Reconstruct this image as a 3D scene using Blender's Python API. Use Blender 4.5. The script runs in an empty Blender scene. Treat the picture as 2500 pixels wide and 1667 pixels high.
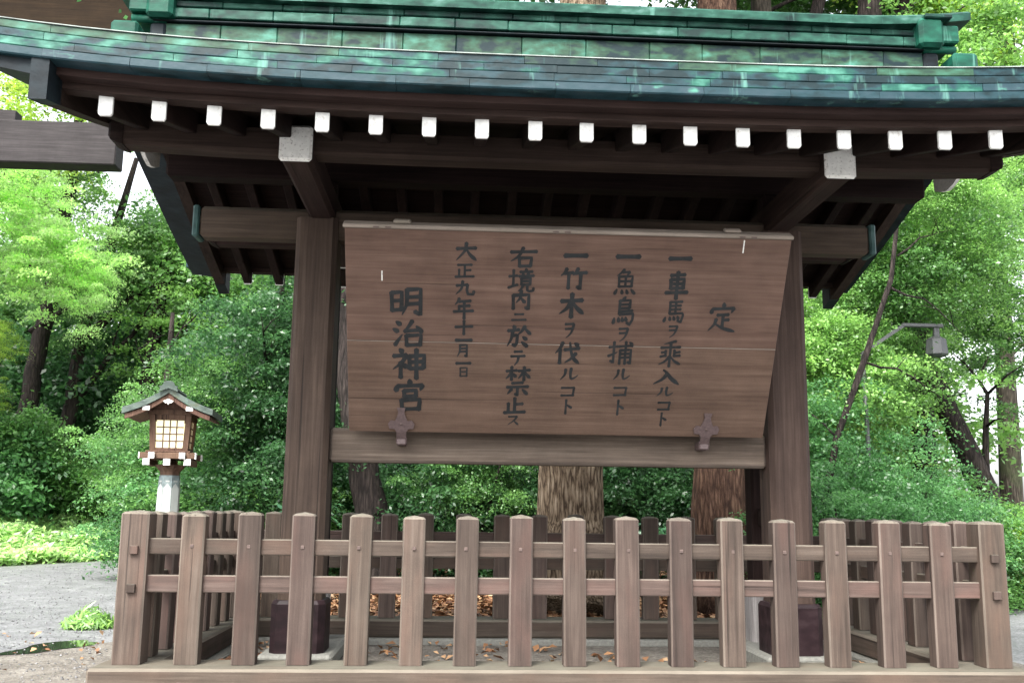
import bpy, bmesh, math, random
import numpy as np
from mathutils import Vector, Matrix

# ------------------------------------------------------------------ scene, camera, world, sun, exposure
scene = bpy.context.scene
C = scene.collection
CAM_H = 1.12
cam_d = bpy.data.cameras.new('camera')
cam_d.sensor_width = 36.0
cam_d.lens = 34.16
cam_d.clip_end = 2000.0
cam = bpy.data.objects.new('camera', cam_d)
C.objects.link(cam)
PIT, ROL, YAW = 0.1718, 0.0129, 0.0543
fwd = Vector((math.sin(YAW)*math.cos(PIT), math.cos(YAW)*math.cos(PIT), math.sin(PIT)))
rt0 = Vector((math.cos(YAW), -math.sin(YAW), 0))
up0 = rt0.cross(fwd)
rt = rt0*math.cos(ROL) + up0*math.sin(ROL)
up = up0*math.cos(ROL) - rt0*math.sin(ROL)
m = Matrix((rt, up, -fwd)).transposed().to_4x4()
m.translation = Vector((0, 0, CAM_H))
cam.matrix_world = m
scene.camera = cam

SUN_EL, SUN_AZ = math.radians(52), math.radians(204)      # azimuth clockwise from +Y: behind the camera, to its left
world = bpy.data.worlds.new('World')
scene.world = world
world.use_nodes = True
wn = world.node_tree.nodes
wl = world.node_tree.links
bg = wn['Background']
sky = wn.new('ShaderNodeTexSky')
sky.sky_type = 'NISHITA'
sky.sun_disc = False
sky.sun_elevation = SUN_EL
sky.sun_rotation = SUN_AZ
sky.air_density = 1.0
sky.dust_density = 4.0
sky.ozone_density = 1.0
hs = wn.new('ShaderNodeHueSaturation')          # overcast: the cloud layer takes the blue out of the sky
hs.inputs['Saturation'].default_value = 0.22
hs.inputs['Value'].default_value = 1.0
wl.new(sky.outputs['Color'], hs.inputs['Color'])
wl.new(hs.outputs['Color'], bg.inputs['Color'])
bg.inputs['Strength'].default_value = 0.15

sun_d = bpy.data.lights.new('sun', 'SUN')
sun_d.energy = 1.5
sun_d.angle = math.radians(24)
sun_d.color = (1.0, 0.96, 0.9)
sun = bpy.data.objects.new('sun', sun_d)
C.objects.link(sun)
sd = Vector((math.sin(SUN_AZ)*math.cos(SUN_EL), math.cos(SUN_AZ)*math.cos(SUN_EL), math.sin(SUN_EL)))
sun.rotation_euler = sd.to_track_quat('Z', 'Y').to_euler()
sun.location = (-8, -16, 24)

vs = scene.view_settings
vs.view_transform = 'Standard'
vs.look = 'None'
vs.exposure = 2.15
vs.gamma = 1.0
vs.use_curve_mapping = False
scene.cycles.max_bounces = 7
scene.cycles.diffuse_bounces = 4
scene.cycles.transmission_bounces = 4
scene.cycles.use_denoising = True
scene.cycles.sample_clamp_indirect = 6.0

rnd = random.Random(7)
rng = np.random.default_rng(11)

# ------------------------------------------------------------------ material helpers
def new_mat(name):
    mt = bpy.data.materials.new(name)
    mt.use_nodes = True
    nt = mt.node_tree
    return mt, nt, nt.nodes['Principled BSDF']

def nd(nt, kind, **kw):
    n = nt.nodes.new(kind)
    for k, v in kw.items():
        if k in n.inputs:
            n.inputs[k].default_value = v
        else:
            setattr(n, k, v)
    return n

def ramp(nt, fac, stops, interp='LINEAR'):
    r = nt.nodes.new('ShaderNodeValToRGB')
    r.color_ramp.interpolation = interp
    e = r.color_ramp.elements
    while len(e) < len(stops):
        e.new(0.5)
    for el, (p, c) in zip(e, stops):
        el.position = p
        el.color = (c[0], c[1], c[2], 1)
    nt.links.new(fac, r.inputs['Fac'])
    return r.outputs['Color']

def mix(nt, fac, a, b, blend='MIX'):
    n = nt.nodes.new('ShaderNodeMix')
    n.data_type = 'RGBA'
    n.blend_type = blend
    for s, v in ((0, fac), (6, a), (7, b)):
        if hasattr(v, 'is_output') or isinstance(v, bpy.types.NodeSocket):
            nt.links.new(v, n.inputs[s])
        elif s == 0:
            n.inputs[0].default_value = v
        else:
            n.inputs[s].default_value = (v[0], v[1], v[2], 1)
    return n.outputs[2]

def math_n(nt, op, a, b=0.0, clamp=False):
    n = nt.nodes.new('ShaderNodeMath')
    n.operation = op
    n.use_clamp = clamp
    for i, v in ((0, a), (1, b)):
        if isinstance(v, bpy.types.NodeSocket):
            nt.links.new(v, n.inputs[i])
        else:
            n.inputs[i].default_value = v
    return n.outputs[0]

def coords(nt, scale=(1, 1, 1), shift=True):
    tc = nt.nodes.new('ShaderNodeTexCoord')
    v = tc.outputs['Object']
    if shift:
        oi = nt.nodes.new('ShaderNodeObjectInfo')
        s = nd(nt, 'ShaderNodeVectorMath', operation='SCALE')
        cb = nt.nodes.new('ShaderNodeCombineXYZ')
        nt.links.new(oi.outputs['Random'], cb.inputs[0])
        nt.links.new(math_n(nt, 'MULTIPLY', oi.outputs['Random'], 7.31), cb.inputs[1])
        nt.links.new(math_n(nt, 'MULTIPLY', oi.outputs['Random'], 3.17), cb.inputs[2])
        nt.links.new(cb.outputs[0], s.inputs[0])
        s.inputs['Scale'].default_value = 13.0
        ad = nd(nt, 'ShaderNodeVectorMath', operation='ADD')
        nt.links.new(v, ad.inputs[0])
        nt.links.new(s.outputs[0], ad.inputs[1])
        v = ad.outputs[0]
    mp = nt.nodes.new('ShaderNodeMapping')
    mp.inputs['Scale'].default_value = scale
    nt.links.new(v, mp.inputs['Vector'])
    return mp.outputs[0]

def noise(nt, vec, scale=5.0, detail=4.0, rough=0.55, dist=0.0):
    n = nd(nt, 'ShaderNodeTexNoise', Scale=scale, Detail=detail, Roughness=rough, Distortion=dist)
    nt.links.new(vec, n.inputs['Vector'])
    return n.outputs['Fac']

def bump(nt, bsdf, h, strength=0.3, dist=0.01):
    b = nd(nt, 'ShaderNodeBump', Strength=strength, Distance=dist)
    nt.links.new(h, b.inputs['Height'])
    nt.links.new(b.outputs['Normal'], bsdf.inputs['Normal'])

def wood(name, axis, dark, base, light, rough=0.8, lichen=0.0, vary=0.35, knots=True, spec=0.25, pink=None):
    mt, nt, bs = new_mat(name)
    k = {'x': (0.7, 26, 26), 'y': (26, 0.7, 26), 'z': (26, 26, 0.7)}[axis]
    k2 = {'x': (0.35, 5, 5), 'y': (5, 0.35, 5), 'z': (5, 5, 0.35)}[axis]
    v = coords(nt, k)
    g = noise(nt, v, 2.0, 6, 0.65, 0.4)
    v2 = coords(nt, k2)
    g2 = noise(nt, v2, 2.2, 4, 0.6, 0.8)
    v3 = coords(nt, (1, 1, 1))
    blot = noise(nt, v3, 3.0, 5, 0.6)
    fine = noise(nt, v3, 220.0, 2, 0.5)
    f = math_n(nt, 'ADD', math_n(nt, 'MULTIPLY', g, 0.55), math_n(nt, 'MULTIPLY', g2, 0.45))
    col = ramp(nt, f, [(0.30, dark), (0.5, base), (0.70, light)])
    if pink:
        pk = noise(nt, coords(nt, {'x': (0.8, 3, 3), 'y': (3, 0.8, 3), 'z': (3, 3, 0.8)}[axis]), 2.4, 3, 0.5)
        col = mix(nt, math_n(nt, 'MULTIPLY', math_n(nt, 'SUBTRACT', pk, 0.48), 4.0, True), col, pink)
    oi = nt.nodes.new('ShaderNodeObjectInfo')
    val = math_n(nt, 'ADD', 1.0 - vary/2, math_n(nt, 'MULTIPLY', oi.outputs['Random'], vary))
    val = math_n(nt, 'MULTIPLY', val, math_n(nt, 'ADD', 0.58, math_n(nt, 'MULTIPLY', blot, 0.84)))
    val = math_n(nt, 'MULTIPLY', val, math_n(nt, 'ADD', 0.8, math_n(nt, 'MULTIPLY', fine, 0.4)))
    h = nt.nodes.new('ShaderNodeHueSaturation')
    nt.links.new(col, h.inputs['Color'])
    nt.links.new(val, h.inputs['Value'])
    rnd2 = math_n(nt, 'FRACT', math_n(nt, 'MULTIPLY', oi.outputs['Random'], 17.3))
    nt.links.new(math_n(nt, 'ADD', 0.487, math_n(nt, 'MULTIPLY', rnd2, 0.026)), h.inputs['Hue'])
    out = h.outputs['Color']
    if lichen > 0:
        ge = nt.nodes.new('ShaderNodeNewGeometry')
        sp = nt.nodes.new('ShaderNodeSeparateXYZ')
        nt.links.new(ge.outputs['Normal'], sp.inputs[0])
        up_f = math_n(nt, 'MULTIPLY', math_n(nt, 'SUBTRACT', sp.outputs[2], 0.55), 3.0, True)
        lf = math_n(nt, 'MULTIPLY', up_f, math_n(nt, 'MULTIPLY', blot, 1.7*lichen, True))
        out = mix(nt, lf, out, (0.150, 0.158, 0.122))
    nt.links.new(out, bs.inputs['Base Color'])
    bs.inputs['Roughness'].default_value = rough
    bs.inputs['Specular IOR Level'].default_value = spec
    kc = {'x': (0.5, 34, 34), 'y': (34, 0.5, 34), 'z': (34, 34, 0.5)}[axis]
    cr = noise(nt, coords(nt, kc), 1.0, 2, 0.5, 0.2)
    crack = math_n(nt, 'MULTIPLY', math_n(nt, 'SUBTRACT', cr, 0.66), 14.0, True)
    out = mix(nt, math_n(nt, 'MULTIPLY', crack, 0.65), out, tuple(c*0.35 for c in dark))
    nt.links.new(out, bs.inputs['Base Color'])
    bump(nt, bs, math_n(nt, 'SUBTRACT', math_n(nt, 'ADD', g, math_n(nt, 'MULTIPLY', fine, 0.3)), math_n(nt, 'MULTIPLY', crack, 1.2)), 0.4, 0.006)
    return mt

F_D, F_B, F_L = (0.025, 0.0178, 0.0142), (0.058, 0.0420, 0.0338), (0.096, 0.0730, 0.0600)
M = {}
for ax in 'xyz':
    M['fence_'+ax] = wood('weathered_fence_wood_'+ax, ax, F_D, F_B, F_L, lichen=0.4, vary=0.5, pink=(0.078, 0.0495, 0.0390))
    M['worn_'+ax] = wood('worn_edge_wood_'+ax, ax, (0.064, 0.049, 0.040), (0.106, 0.084, 0.069), (0.150, 0.122, 0.102), lichen=0.4)
    M['post_'+ax] = wood('cypress_post_wood_'+ax, ax, (0.023, 0.0150, 0.0112), (0.050, 0.0335, 0.0248), (0.084, 0.059, 0.0445), lichen=0.35, vary=0.15)
    M['dark_'+ax] = wood('dark_eave_wood_'+ax, ax, (0.0058, 0.0036, 0.0031), (0.0130, 0.0080, 0.0068), (0.0225, 0.0142, 0.0120), vary=0.3, spec=0.08)  # darker copy of the eave wood, under-roof shade put into its colour
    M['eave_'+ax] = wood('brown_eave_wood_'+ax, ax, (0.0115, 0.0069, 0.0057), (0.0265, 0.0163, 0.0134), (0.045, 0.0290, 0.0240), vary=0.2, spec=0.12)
M['rail_x'] = wood('pale_rail_wood', 'x', (0.046, 0.034, 0.026), (0.098, 0.074, 0.057), (0.165, 0.132, 0.104), lichen=0.3, vary=0.05)
M['board'] = wood('notice_board_wood', 'x', (0.062, 0.0365, 0.0258), (0.098, 0.0605, 0.0440), (0.138, 0.090, 0.067), lichen=0.0, vary=0.10)
M['board_edge'] = wood('notice_board_end_wood', 'x', (0.15, 0.125, 0.10), (0.21, 0.175, 0.145), (0.27, 0.23, 0.195), vary=0.05)
M['lantern_wood'] = wood('lantern_wood', 'z', (0.045, 0.024, 0.017), (0.095, 0.054, 0.037), (0.155, 0.092, 0.066), vary=0.15)
M['torii_wood'] = wood('torii_wood', 'x', (0.015, 0.0128, 0.013), (0.029, 0.0255, 0.026), (0.050, 0.044, 0.045), vary=0.1)
M['torii_cap'] = wood('torii_lintel_wood', 'x', (0.008, 0.005, 0.0025), (0.016, 0.010, 0.0048), (0.028, 0.018, 0.009), vary=0.1, spec=0.1)
M['grey_wood'] = wood('bleached_stub_wood', 'z', (0.13, 0.115, 0.11), (0.26, 0.245, 0.235), (0.38, 0.36, 0.35), vary=0.2)

def copper(name, stops, rough=0.5, drip=5.0):
    mt, nt, bs = new_mat(name)
    v = coords(nt, (1, 1, 1))
    a = noise(nt, coords(nt, (1.8, 3, 4), False), 3.2, 3, 0.5, 0.15)
    b = noise(nt, v, 26, 4, 0.6)
    oi = nt.nodes.new('ShaderNodeObjectInfo')
    f = math_n(nt, 'ADD', math_n(nt, 'MULTIPLY', a, 0.95), math_n(nt, 'MULTIPLY', math_n(nt, 'SUBTRACT', oi.outputs['Random'], 0.5), 0.13))
    f = math_n(nt, 'ADD', f, math_n(nt, 'MULTIPLY', math_n(nt, 'SUBTRACT', b, 0.5), 0.12))
    lowf = noise(nt, coords(nt, (0.8, 0.2, 0.2), False), 1.0, 1, 0.4)
    f = math_n(nt, 'ADD', f, math_n(nt, 'MULTIPLY', math_n(nt, 'SUBTRACT', lowf, 0.55), 0.36))
    col = ramp(nt, f, stops)
    st = noise(nt, coords(nt, (9, 9, 0.8), False), 1.0, 4, 0.65)
    col = mix(nt, math_n(nt, 'MULTIPLY', math_n(nt, 'SUBTRACT', st, 0.62), drip, True), col, (0.13, 0.30, 0.245))
    nt.links.new(col, bs.inputs['Base Color'])
    bs.inputs['Roughness'].default_value = rough
    bs.inputs['Metallic'].default_value = 0.0
    bs.inputs['Specular IOR Level'].default_value = 0.16
    bump(nt, bs, noise(nt, v, 9, 3), 0.25, 0.02)
    return mt

SL, DK, TE, MI, OL = (0.0110, 0.034, 0.042), (0.0055, 0.0165, 0.0195), (0.011, 0.068, 0.050), (0.058, 0.185, 0.138), (0.020, 0.050, 0.030)
M['copper_low'] = copper('slate_copper', [(0.32, DK), (0.45, SL), (0.66, (0.022, 0.043, 0.054)), (0.76, MI)])
M['copper_mid'] = copper('mixed_patina_copper', [(0.36, DK), (0.45, SL), (0.54, TE), (0.70, MI)])
M['copper_top'] = copper('green_patina_copper', [(0.34, DK), (0.45, OL), (0.56, (0.028, 0.085, 0.055)), (0.74, MI)])
M['copper_ridge'] = copper('ridge_patina_copper', [(0.30, (0.005, 0.018, 0.016)), (0.44, (0.009, 0.043, 0.031)), (0.58, (0.019, 0.077, 0.054)), (0.76, (0.08, 0.17, 0.145))])
M['copper_orn'] = copper('ornament_patina_copper', [(0.26, (0.004, 0.032, 0.022)), (0.46, (0.006, 0.060, 0.038)), (0.62, (0.012, 0.095, 0.060)), (0.80, (0.06, 0.19, 0.14))])
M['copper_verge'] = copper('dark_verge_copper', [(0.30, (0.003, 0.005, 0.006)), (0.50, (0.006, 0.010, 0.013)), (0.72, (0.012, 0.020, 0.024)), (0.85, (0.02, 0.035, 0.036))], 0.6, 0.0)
M['copper_cap'] = copper('teal_end_cap_copper', [(0.3, (0.025, 0.055, 0.052)), (0.5, (0.04, 0.08, 0.075)), (0.75, (0.07, 0.12, 0.115)), (0.9, (0.12, 0.18, 0.17))])
M['sleeve'] = copper('oxidised_brown_copper', [(0.3, (0.012, 0.007, 0.008)), (0.5, (0.022, 0.012, 0.014)), (0.72, (0.038, 0.024, 0.026)), (0.9, (0.06, 0.045, 0.045))], 0.5, 0.0)
M['lantern_roof'] = copper('pale_lantern_copper', [(0.3, (0.060, 0.080, 0.070)), (0.46, (0.105, 0.135, 0.118)), (0.60, (0.085, 0.098, 0.060)), (0.78, (0.22, 0.25, 0.235))], 0.55)

def plain(name, col, rough=0.6, amp=0.25, scale=14.0, spec=0.4, bumpy=0.15, metallic=0.0, dirt=None):
    mt, nt, bs = new_mat(name)
    v = coords(nt)
    f = noise(nt, v, scale, 5, 0.6)
    lo = tuple(c*(1-amp) for c in col)
    hi = tuple(min(1, c*(1+amp)) for c in col)
    c = ramp(nt, f, [(0.32, lo), (0.68, hi)])
    if dirt:
        d = noise(nt, v, scale*2.3, 5, 0.7)
        c = mix(nt, math_n(nt, 'MULTIPLY', math_n(nt, 'SUBTRACT', d, 0.56), 7.0, True), c, dirt)
    nt.links.new(c, bs.inputs['Base Color'])
    bs.inputs['Roughness'].default_value = rough
    bs.inputs['Metallic'].default_value = metallic
    bs.inputs['Specular IOR Level'].default_value = spec
    if bumpy:
        bump(nt, bs, f, bumpy, 0.01)
    return mt

M['white'] = plain('white_painted_rafter_end', (0.74, 0.74, 0.71), 0.6, 0.14, 16, dirt=(0.45, 0.42, 0.37))
M['white_old'] = plain('flaking_white_paint', (0.66, 0.65, 0.61), 0.7, 0.10, 24, dirt=(0.13, 0.11, 0.09))
M['ink'] = plain('black_sumi_ink', (0.013, 0.015, 0.016), 0.65, 0.4, 9, 0.3, 0.0, dirt=(0.028, 0.024, 0.022))
M['iron'] = plain('pink_oxidised_iron', (0.095, 0.066, 0.064), 0.55, 0.22, 60)
M['peg'] = plain('dark_peg_wood', (0.085, 0.06, 0.052), 0.8, 0.3, 60)
M['stone'] = plain('pale_granite', (0.17, 0.17, 0.152), 0.8, 0.25, 40, dirt=(0.16, 0.15, 0.12))
M['lamp_metal'] = plain('grey_lamp_metal', (0.055, 0.057, 0.06), 0.5, 0.08, 10)
M['lip'] = plain('bright_glint_lip', (0.20, 0.23, 0.21), 0.4, 0.6, 5)  # pale tone paints the sky glint along the roof edge
M['verdigris'] = plain('grey_verdigris_band', (0.15, 0.19, 0.19), 0.6, 0.4, 16)
M['column_white'] = plain('white_column_panel', (0.34, 0.365, 0.345), 0.55, 0.06, 8)

def bark(name, dark, base, light, scale=1.0, moss=None):
    mt, nt, bs = new_mat(name)
    v = coords(nt, (20*scale, 20*scale, 3.0*scale))
    f = noise(nt, v, 1.6, 8, 0.72, 0.5)
    vo = nd(nt, 'ShaderNodeTexVoronoi', Scale=1.3)
    vo.feature = 'DISTANCE_TO_EDGE'
    nt.links.new(v, vo.inputs['Vector'])
    h = math_n(nt, 'ADD', math_n(nt, 'MULTIPLY', f, 0.8), math_n(nt, 'MULTIPLY', vo.outputs['Distance'], 0.55, True))
    col = ramp(nt, h, [(0.38, dark), (0.50, base), (0.70, light)])
    p = noise(nt, coords(nt), 1.7, 4, 0.6)
    if moss:
        col = mix(nt, math_n(nt, 'MULTIPLY', math_n(nt, 'SUBTRACT', p, 0.50), 5.0, True), col, moss)
    nt.links.new(col, bs.inputs['Base Color'])
    bs.inputs['Roughness'].default_value = 0.9
    bs.inputs['Specular IOR Level'].default_value = 0.15
    bump(nt, bs, h, 0.9, 0.05)
    return mt
M['bark_pale'] = bark('pale_fissured_bark', (0.045, 0.030, 0.019), (0.185, 0.137, 0.093), (0.35, 0.28, 0.205))
M['bark_red'] = bark('red_brown_bark', (0.032, 0.018, 0.013), (0.078, 0.044, 0.030), (0.15, 0.096, 0.066))
M['bark_dark'] = bark('dark_bark', (0.012, 0.010, 0.009), (0.028, 0.022, 0.020), (0.055, 0.045, 0.039), 0.8)
M['bark_moss'] = bark('mossy_grey_bark', (0.030, 0.025, 0.020), (0.065, 0.055, 0.043), (0.12, 0.10, 0.08), 0.8, (0.07, 0.085, 0.042))

def leaf_material(name, trans=0.42):
    mt, nt, bs = new_mat(name)
    oi = nt.nodes.new('ShaderNodeObjectInfo')
    at = nd(nt, 'ShaderNodeAttribute', attribute_name='tint')
    h = nt.nodes.new('ShaderNodeHueSaturation')
    nt.links.new(oi.outputs['Color'], h.inputs['Color'])
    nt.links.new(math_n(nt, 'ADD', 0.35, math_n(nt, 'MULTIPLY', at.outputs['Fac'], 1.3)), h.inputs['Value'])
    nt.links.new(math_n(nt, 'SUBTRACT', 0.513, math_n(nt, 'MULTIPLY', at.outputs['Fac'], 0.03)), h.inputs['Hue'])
    nt.links.new(h.outputs['Color'], bs.inputs['Base Color'])
    bs.inputs['Roughness'].default_value = 0.36
    bs.inputs['Specular IOR Level'].default_value = 0.6
    tr = nt.nodes.new('ShaderNodeBsdfTranslucent')
    hb = nd(nt, 'ShaderNodeHueSaturation', Hue=0.49, Saturation=1.05, Value=1.9)
    nt.links.new(h.outputs['Color'], hb.inputs['Color'])
    nt.links.new(hb.outputs['Color'], tr.inputs['Color'])
    mx = nt.nodes.new('ShaderNodeMixShader')
    mx.inputs[0].default_value = trans
    nt.links.new(bs.outputs[0], mx.inputs[1])
    nt.links.new(tr.outputs[0], mx.inputs[2])
    nt.links.new(mx.outputs[0], nt.nodes['Material Output'].inputs['Surface'])
    return mt
M['leaf'] = leaf_material('green_leaf')

def litter_material():
    mt, nt, bs = new_mat('fallen_leaf')
    at = nd(nt, 'ShaderNodeAttribute', attribute_name='tint')
    c = ramp(nt, at.outputs['Fac'], [(0.0, (0.07, 0.03, 0.015)), (0.35, (0.18, 0.082, 0.038)), (0.7, (0.30, 0.155, 0.072)), (1.0, (0.42, 0.28, 0.16))])
    nt.links.new(c, bs.inputs['Base Color'])
    bs.inputs['Roughness'].default_value = 0.6
    return mt
M['litter'] = litter_material()

def ground_material(name, a, b, c, rough, scale, wet=0.0, bump_s=0.5):
    mt, nt, bs = new_mat(name)
    v = coords(nt, shift=False)
    big = noise(nt, v, 0.35, 5, 0.6)
    mid = noise(nt, v, 3.0, 5, 0.65)
    fine = noise(nt, v, scale, 3, 0.6)
    vo = nd(nt, 'ShaderNodeTexVoronoi', Scale=scale*0.8)
    nt.links.new(v, vo.inputs['Vector'])
    f = math_n(nt, 'ADD', math_n(nt, 'MULTIPLY', mid, 0.45), math_n(nt, 'MULTIPLY', fine, 0.55))
    col = ramp(nt, f, [(0.36, a), (0.5, b), (0.64, c)])
    sp = nt.nodes.new('ShaderNodeSeparateColor')
    nt.links.new(vo.outputs['Color'], sp.inputs[0])
    h = nt.nodes.new('ShaderNodeHueSaturation')
    nt.links.new(col, h.inputs['Color'])
    nt.links.new(math_n(nt, 'ADD', 0.7, math_n(nt, 'MULTIPLY', sp.outputs[0], 0.6)), h.inputs['Value'])
    nt.links.new(h.outputs['Color'], bs.inputs['Base Color'])
    r = math_n(nt, 'SUBTRACT', rough, math_n(nt, 'MULTIPLY', math_n(nt, 'MULTIPLY', math_n(nt, 'SUBTRACT', big, 0.42), 3.0, True), wet))
    nt.links.new(r, bs.inputs['Roughness'])
    bs.inputs['Specular IOR Level'].default_value = 0.5
    bump(nt, bs, math_n(nt, 'ADD', fine, math_n(nt, 'MULTIPLY', vo.outputs['Distance'], 0.7)), bump_s, 0.012)
    return mt
M['soil'] = ground_material('forest_soil', (0.030, 0.022, 0.015), (0.060, 0.044, 0.030), (0.11, 0.082, 0.055), 0.9, 30)
M['gravel'] = ground_material('wet_gravel', (0.090, 0.091, 0.095), (0.150, 0.152, 0.158), (0.225, 0.227, 0.23), 0.62, 55, 0.25)
M['dirt'] = ground_material('damp_gritty_earth', (0.065, 0.055, 0.045), (0.12, 0.107, 0.09), (0.20, 0.187, 0.162), 0.8, 60, 0.1)

mt, nt, bs = new_mat('puddle_water')
bs.inputs['Base Color'].default_value = (0.020, 0.022, 0.018, 1)
bs.inputs['Roughness'].default_value = 0.04
bs.inputs['Specular IOR Level'].default_value = 0.5
M['water'] = mt

mt, nt, bs = new_mat('glowing_paper_pane')
bs.inputs['Base Color'].default_value = (0.42, 0.40, 0.30, 1)
bs.inputs['Roughness'].default_value = 0.8
bs.inputs['Emission Color'].default_value = (1.0, 0.88, 0.52, 1)
bs.inputs['Emission Strength'].default_value = 0.27
M['paper'] = mt

# ------------------------------------------------------------------ mesh helpers
ORIG = {}
class MB:
    def __init__(s):
        s.v, s.f, s.m = [], [], []
    def add(s, vs_, fs, mi=0):
        o = len(s.v)
        s.v += [tuple(p) for p in vs_]
        for k, f in enumerate(fs):
            s.f.append([i+o for i in f])
            s.m.append(mi[k] if isinstance(mi, list) else mi)
        return s
    def cbox(s, lo, hi, c=0.008, mi=0, ce=None, xf=None):
        if ce is None:
            ce = mi
        c = min(c, 0.45*min(hi[i]-lo[i] for i in range(3)))
        idx, vv = {}, []
        for sx in (0, 1):
            for sy in (0, 1):
                for sz in (0, 1):
                    sg = (sx, sy, sz)
                    full = [hi[i] if sg[i] else lo[i] for i in range(3)]
                    ins = [hi[i]-c if sg[i] else lo[i]+c for i in range(3)]
                    for a in range(3):
                        idx[(a, sg)] = len(vv)
                        p = list(ins)
                        p[a] = full[a]
                        vv.append(xf(Vector(p)) if xf else tuple(p))
        fs, ms = [], []
        for a in range(3):
            b, d = (a+1) % 3, (a+2) % 3
            for sa in (0, 1):
                q = []
                for sb, sdd in ((0, 0), (1, 0), (1, 1), (0, 1)):
                    sg = [0, 0, 0]
                    sg[a], sg[b], sg[d] = sa, sb, sdd
                    q.append(idx[(a, tuple(sg))])
                fs.append(q); ms.append(mi)
            for sa in (0, 1):
                for sb in (0, 1):
                    q = []
                    for ax_, sdd in ((a, 0), (a, 1), (b, 1), (b, 0)):
                        sg = [0, 0, 0]
                        sg[a], sg[b], sg[d] = sa, sb, sdd
                        q.append(idx[(ax_, tuple(sg))])
                    fs.append(q); ms.append(ce)
        for sx in (0, 1):
            for sy in (0, 1):
                for sz in (0, 1):
                    fs.append([idx[(a, (sx, sy, sz))] for a in range(3)]); ms.append(ce)
        return s.add(vv, fs, ms)
    def loft(s, rings, closed=True, mi=0):
        n = len(rings[0])
        vv = [p for r in rings for p in r]
        fs = []
        for i in range(len(rings)-1):
            for j in range(n):
                k = (j+1) % n
                fs.append([i*n+j, i*n+k, (i+1)*n+k, (i+1)*n+j])
        if closed:
            fs.append(list(range(n)))
            fs.append([(len(rings)-1)*n+j for j in range(n)])
        return s.add(vv, fs, mi)
    def prism(s, poly, axis, lo, hi, mi=0):
        def P(a, b, t):
            return {'x': (t, a, b), 'y': (a, t, b), 'z': (a, b, t)}[axis]
        return s.loft([[P(a, b, lo) for a, b in poly], [P(a, b, hi) for a, b in poly]], True, mi)
    def tube(s, path, rad, n=10, wob=0.0, seed=0, mi=0):
        path = [Vector(p) for p in path]
        rr = random.Random(seed)
        ph = [rr.uniform(0, 6.28) for _ in range(4)]
        rings = []
        prev = None
        for i, p in enumerate(path):
            t = (path[min(i+1, len(path)-1)] - path[max(i-1, 0)]).normalized()
            a = prev if prev else (Vector((1, 0, 0)) if abs(t.x) < 0.9 else Vector((0, 1, 0)))
            a = (a - t*a.dot(t)).normalized()
            prev = a
            b = t.cross(a)
            r = rad[i]
            ring = []
            for j in range(n):
                th = 2*math.pi*j/n
                w = 1 + wob*(math.sin(3*th+ph[0]+i*0.35)*0.5 + math.sin(5*th+ph[1]-i*0.5)*0.35 + math.sin(2*th+ph[2]+i*0.9)*0.4)
                if n >= 20:
                    w += 0.035*math.sin(13*th+ph[3]+i*0.25) + 0.02*math.sin(23*th-i*0.4+ph[0])
                ring.append(p + (a*math.cos(th)+b*math.sin(th))*r*w)
            rings.append(ring)
        return s.loft(rings, True, mi)
    def build(s, name, mats, parent=None, smooth=False, kind=None):
        o3 = ORIG.get(parent.name, Vector((0, 0, 0))) if parent else Vector((0, 0, 0))
        bm = bmesh.new()
        vs_ = [bm.verts.new(Vector(p)-o3) for p in s.v]
        for f, k in zip(s.f, s.m):
            try:
                fc = bm.faces.new([vs_[i] for i in f])
                fc.material_index = k
                fc.smooth = smooth
            except ValueError:
                pass
        bmesh.ops.recalc_face_normals(bm, faces=bm.faces)
        me = bpy.data.meshes.new(name)
        bm.to_mesh(me)
        bm.free()
        for mname in (mats if isinstance(mats, (list, tuple)) else [mats]):
            me.materials.append(M[mname])
        o = bpy.data.objects.new(name, me)
        C.objects.link(o)
        if parent:
            o.parent = parent
        ORIG[o.name] = o3
        if kind:
            o['kind'] = kind
        return o

def thing(name, label, cat, loc=(0, 0, 0), group=None, rot=(0, 0, 0), local=False):
    o = bpy.data.objects.new(name, None)
    o.empty_display_size = 0.2
    C.objects.link(o)
    o.location = loc
    o.rotation_euler = rot
    o['label'] = label
    o['category'] = cat
    if group:
        o['group'] = group
    ORIG[o.name] = Vector((0, 0, 0)) if local else Vector(loc)
    return o

def tag(o, label, cat, group=None):
    o['label'] = label
    o['category'] = cat
    if group:
        o['group'] = group
    return o

def xs_line(a, b, n):
    return [a+(b-a)*i/n for i in range(n+1)]

# ------------------------------------------------------------------ ground
def sheet(name, poly, z, mat):
    b = MB()
    b.add([(x, y, z) for x, y in poly], [list(range(len(poly)))])
    o = b.build(name, mat)
    o['kind'] = 'structure'
    return o
sheet('ground', [(-400, -400), (400, -400), (400, 400), (-400, 400)], 0.0, 'soil')
sheet('gravel_path', [(-60, -60), (60, -60), (60, 30), (26, 24.5), (14, 19.0), (9.2, 16.2), (7.2, 13.6), (5.6, 11.0), (4.4, 9.5), (-2.3, 9.4), (-3.2, 10.6), (-4.3, 15), (-4.6, 25),
                      (-5.4, 24.5), (-7.0, 21.2), (-8.25, 18.6), (-10.0, 15.2), (-14, 9.5), (-30, 2), (-60, -4)], 0.004, 'gravel')
sheet('earth_bed', [(-3.15, 5.2), (-2.6, 4.7), (4.3, 4.7), (4.4, 9.4), (-2.35, 9.3), (-2.75, 8.6), (-3.6, 7.4), (-3.55, 6.2)], 0.008, 'dirt')

# ------------------------------------------------------------------ notice shelter
XC, YC = 0.70, 7.30
def ez(x):
    return 0.10*(abs(x-XC)/3.2)**3.3
sh = thing('notice_shelter', 'roofed wooden notice shelter with green copper roof and two thick posts', 'shelter', (XC, YC, 0))

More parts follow.
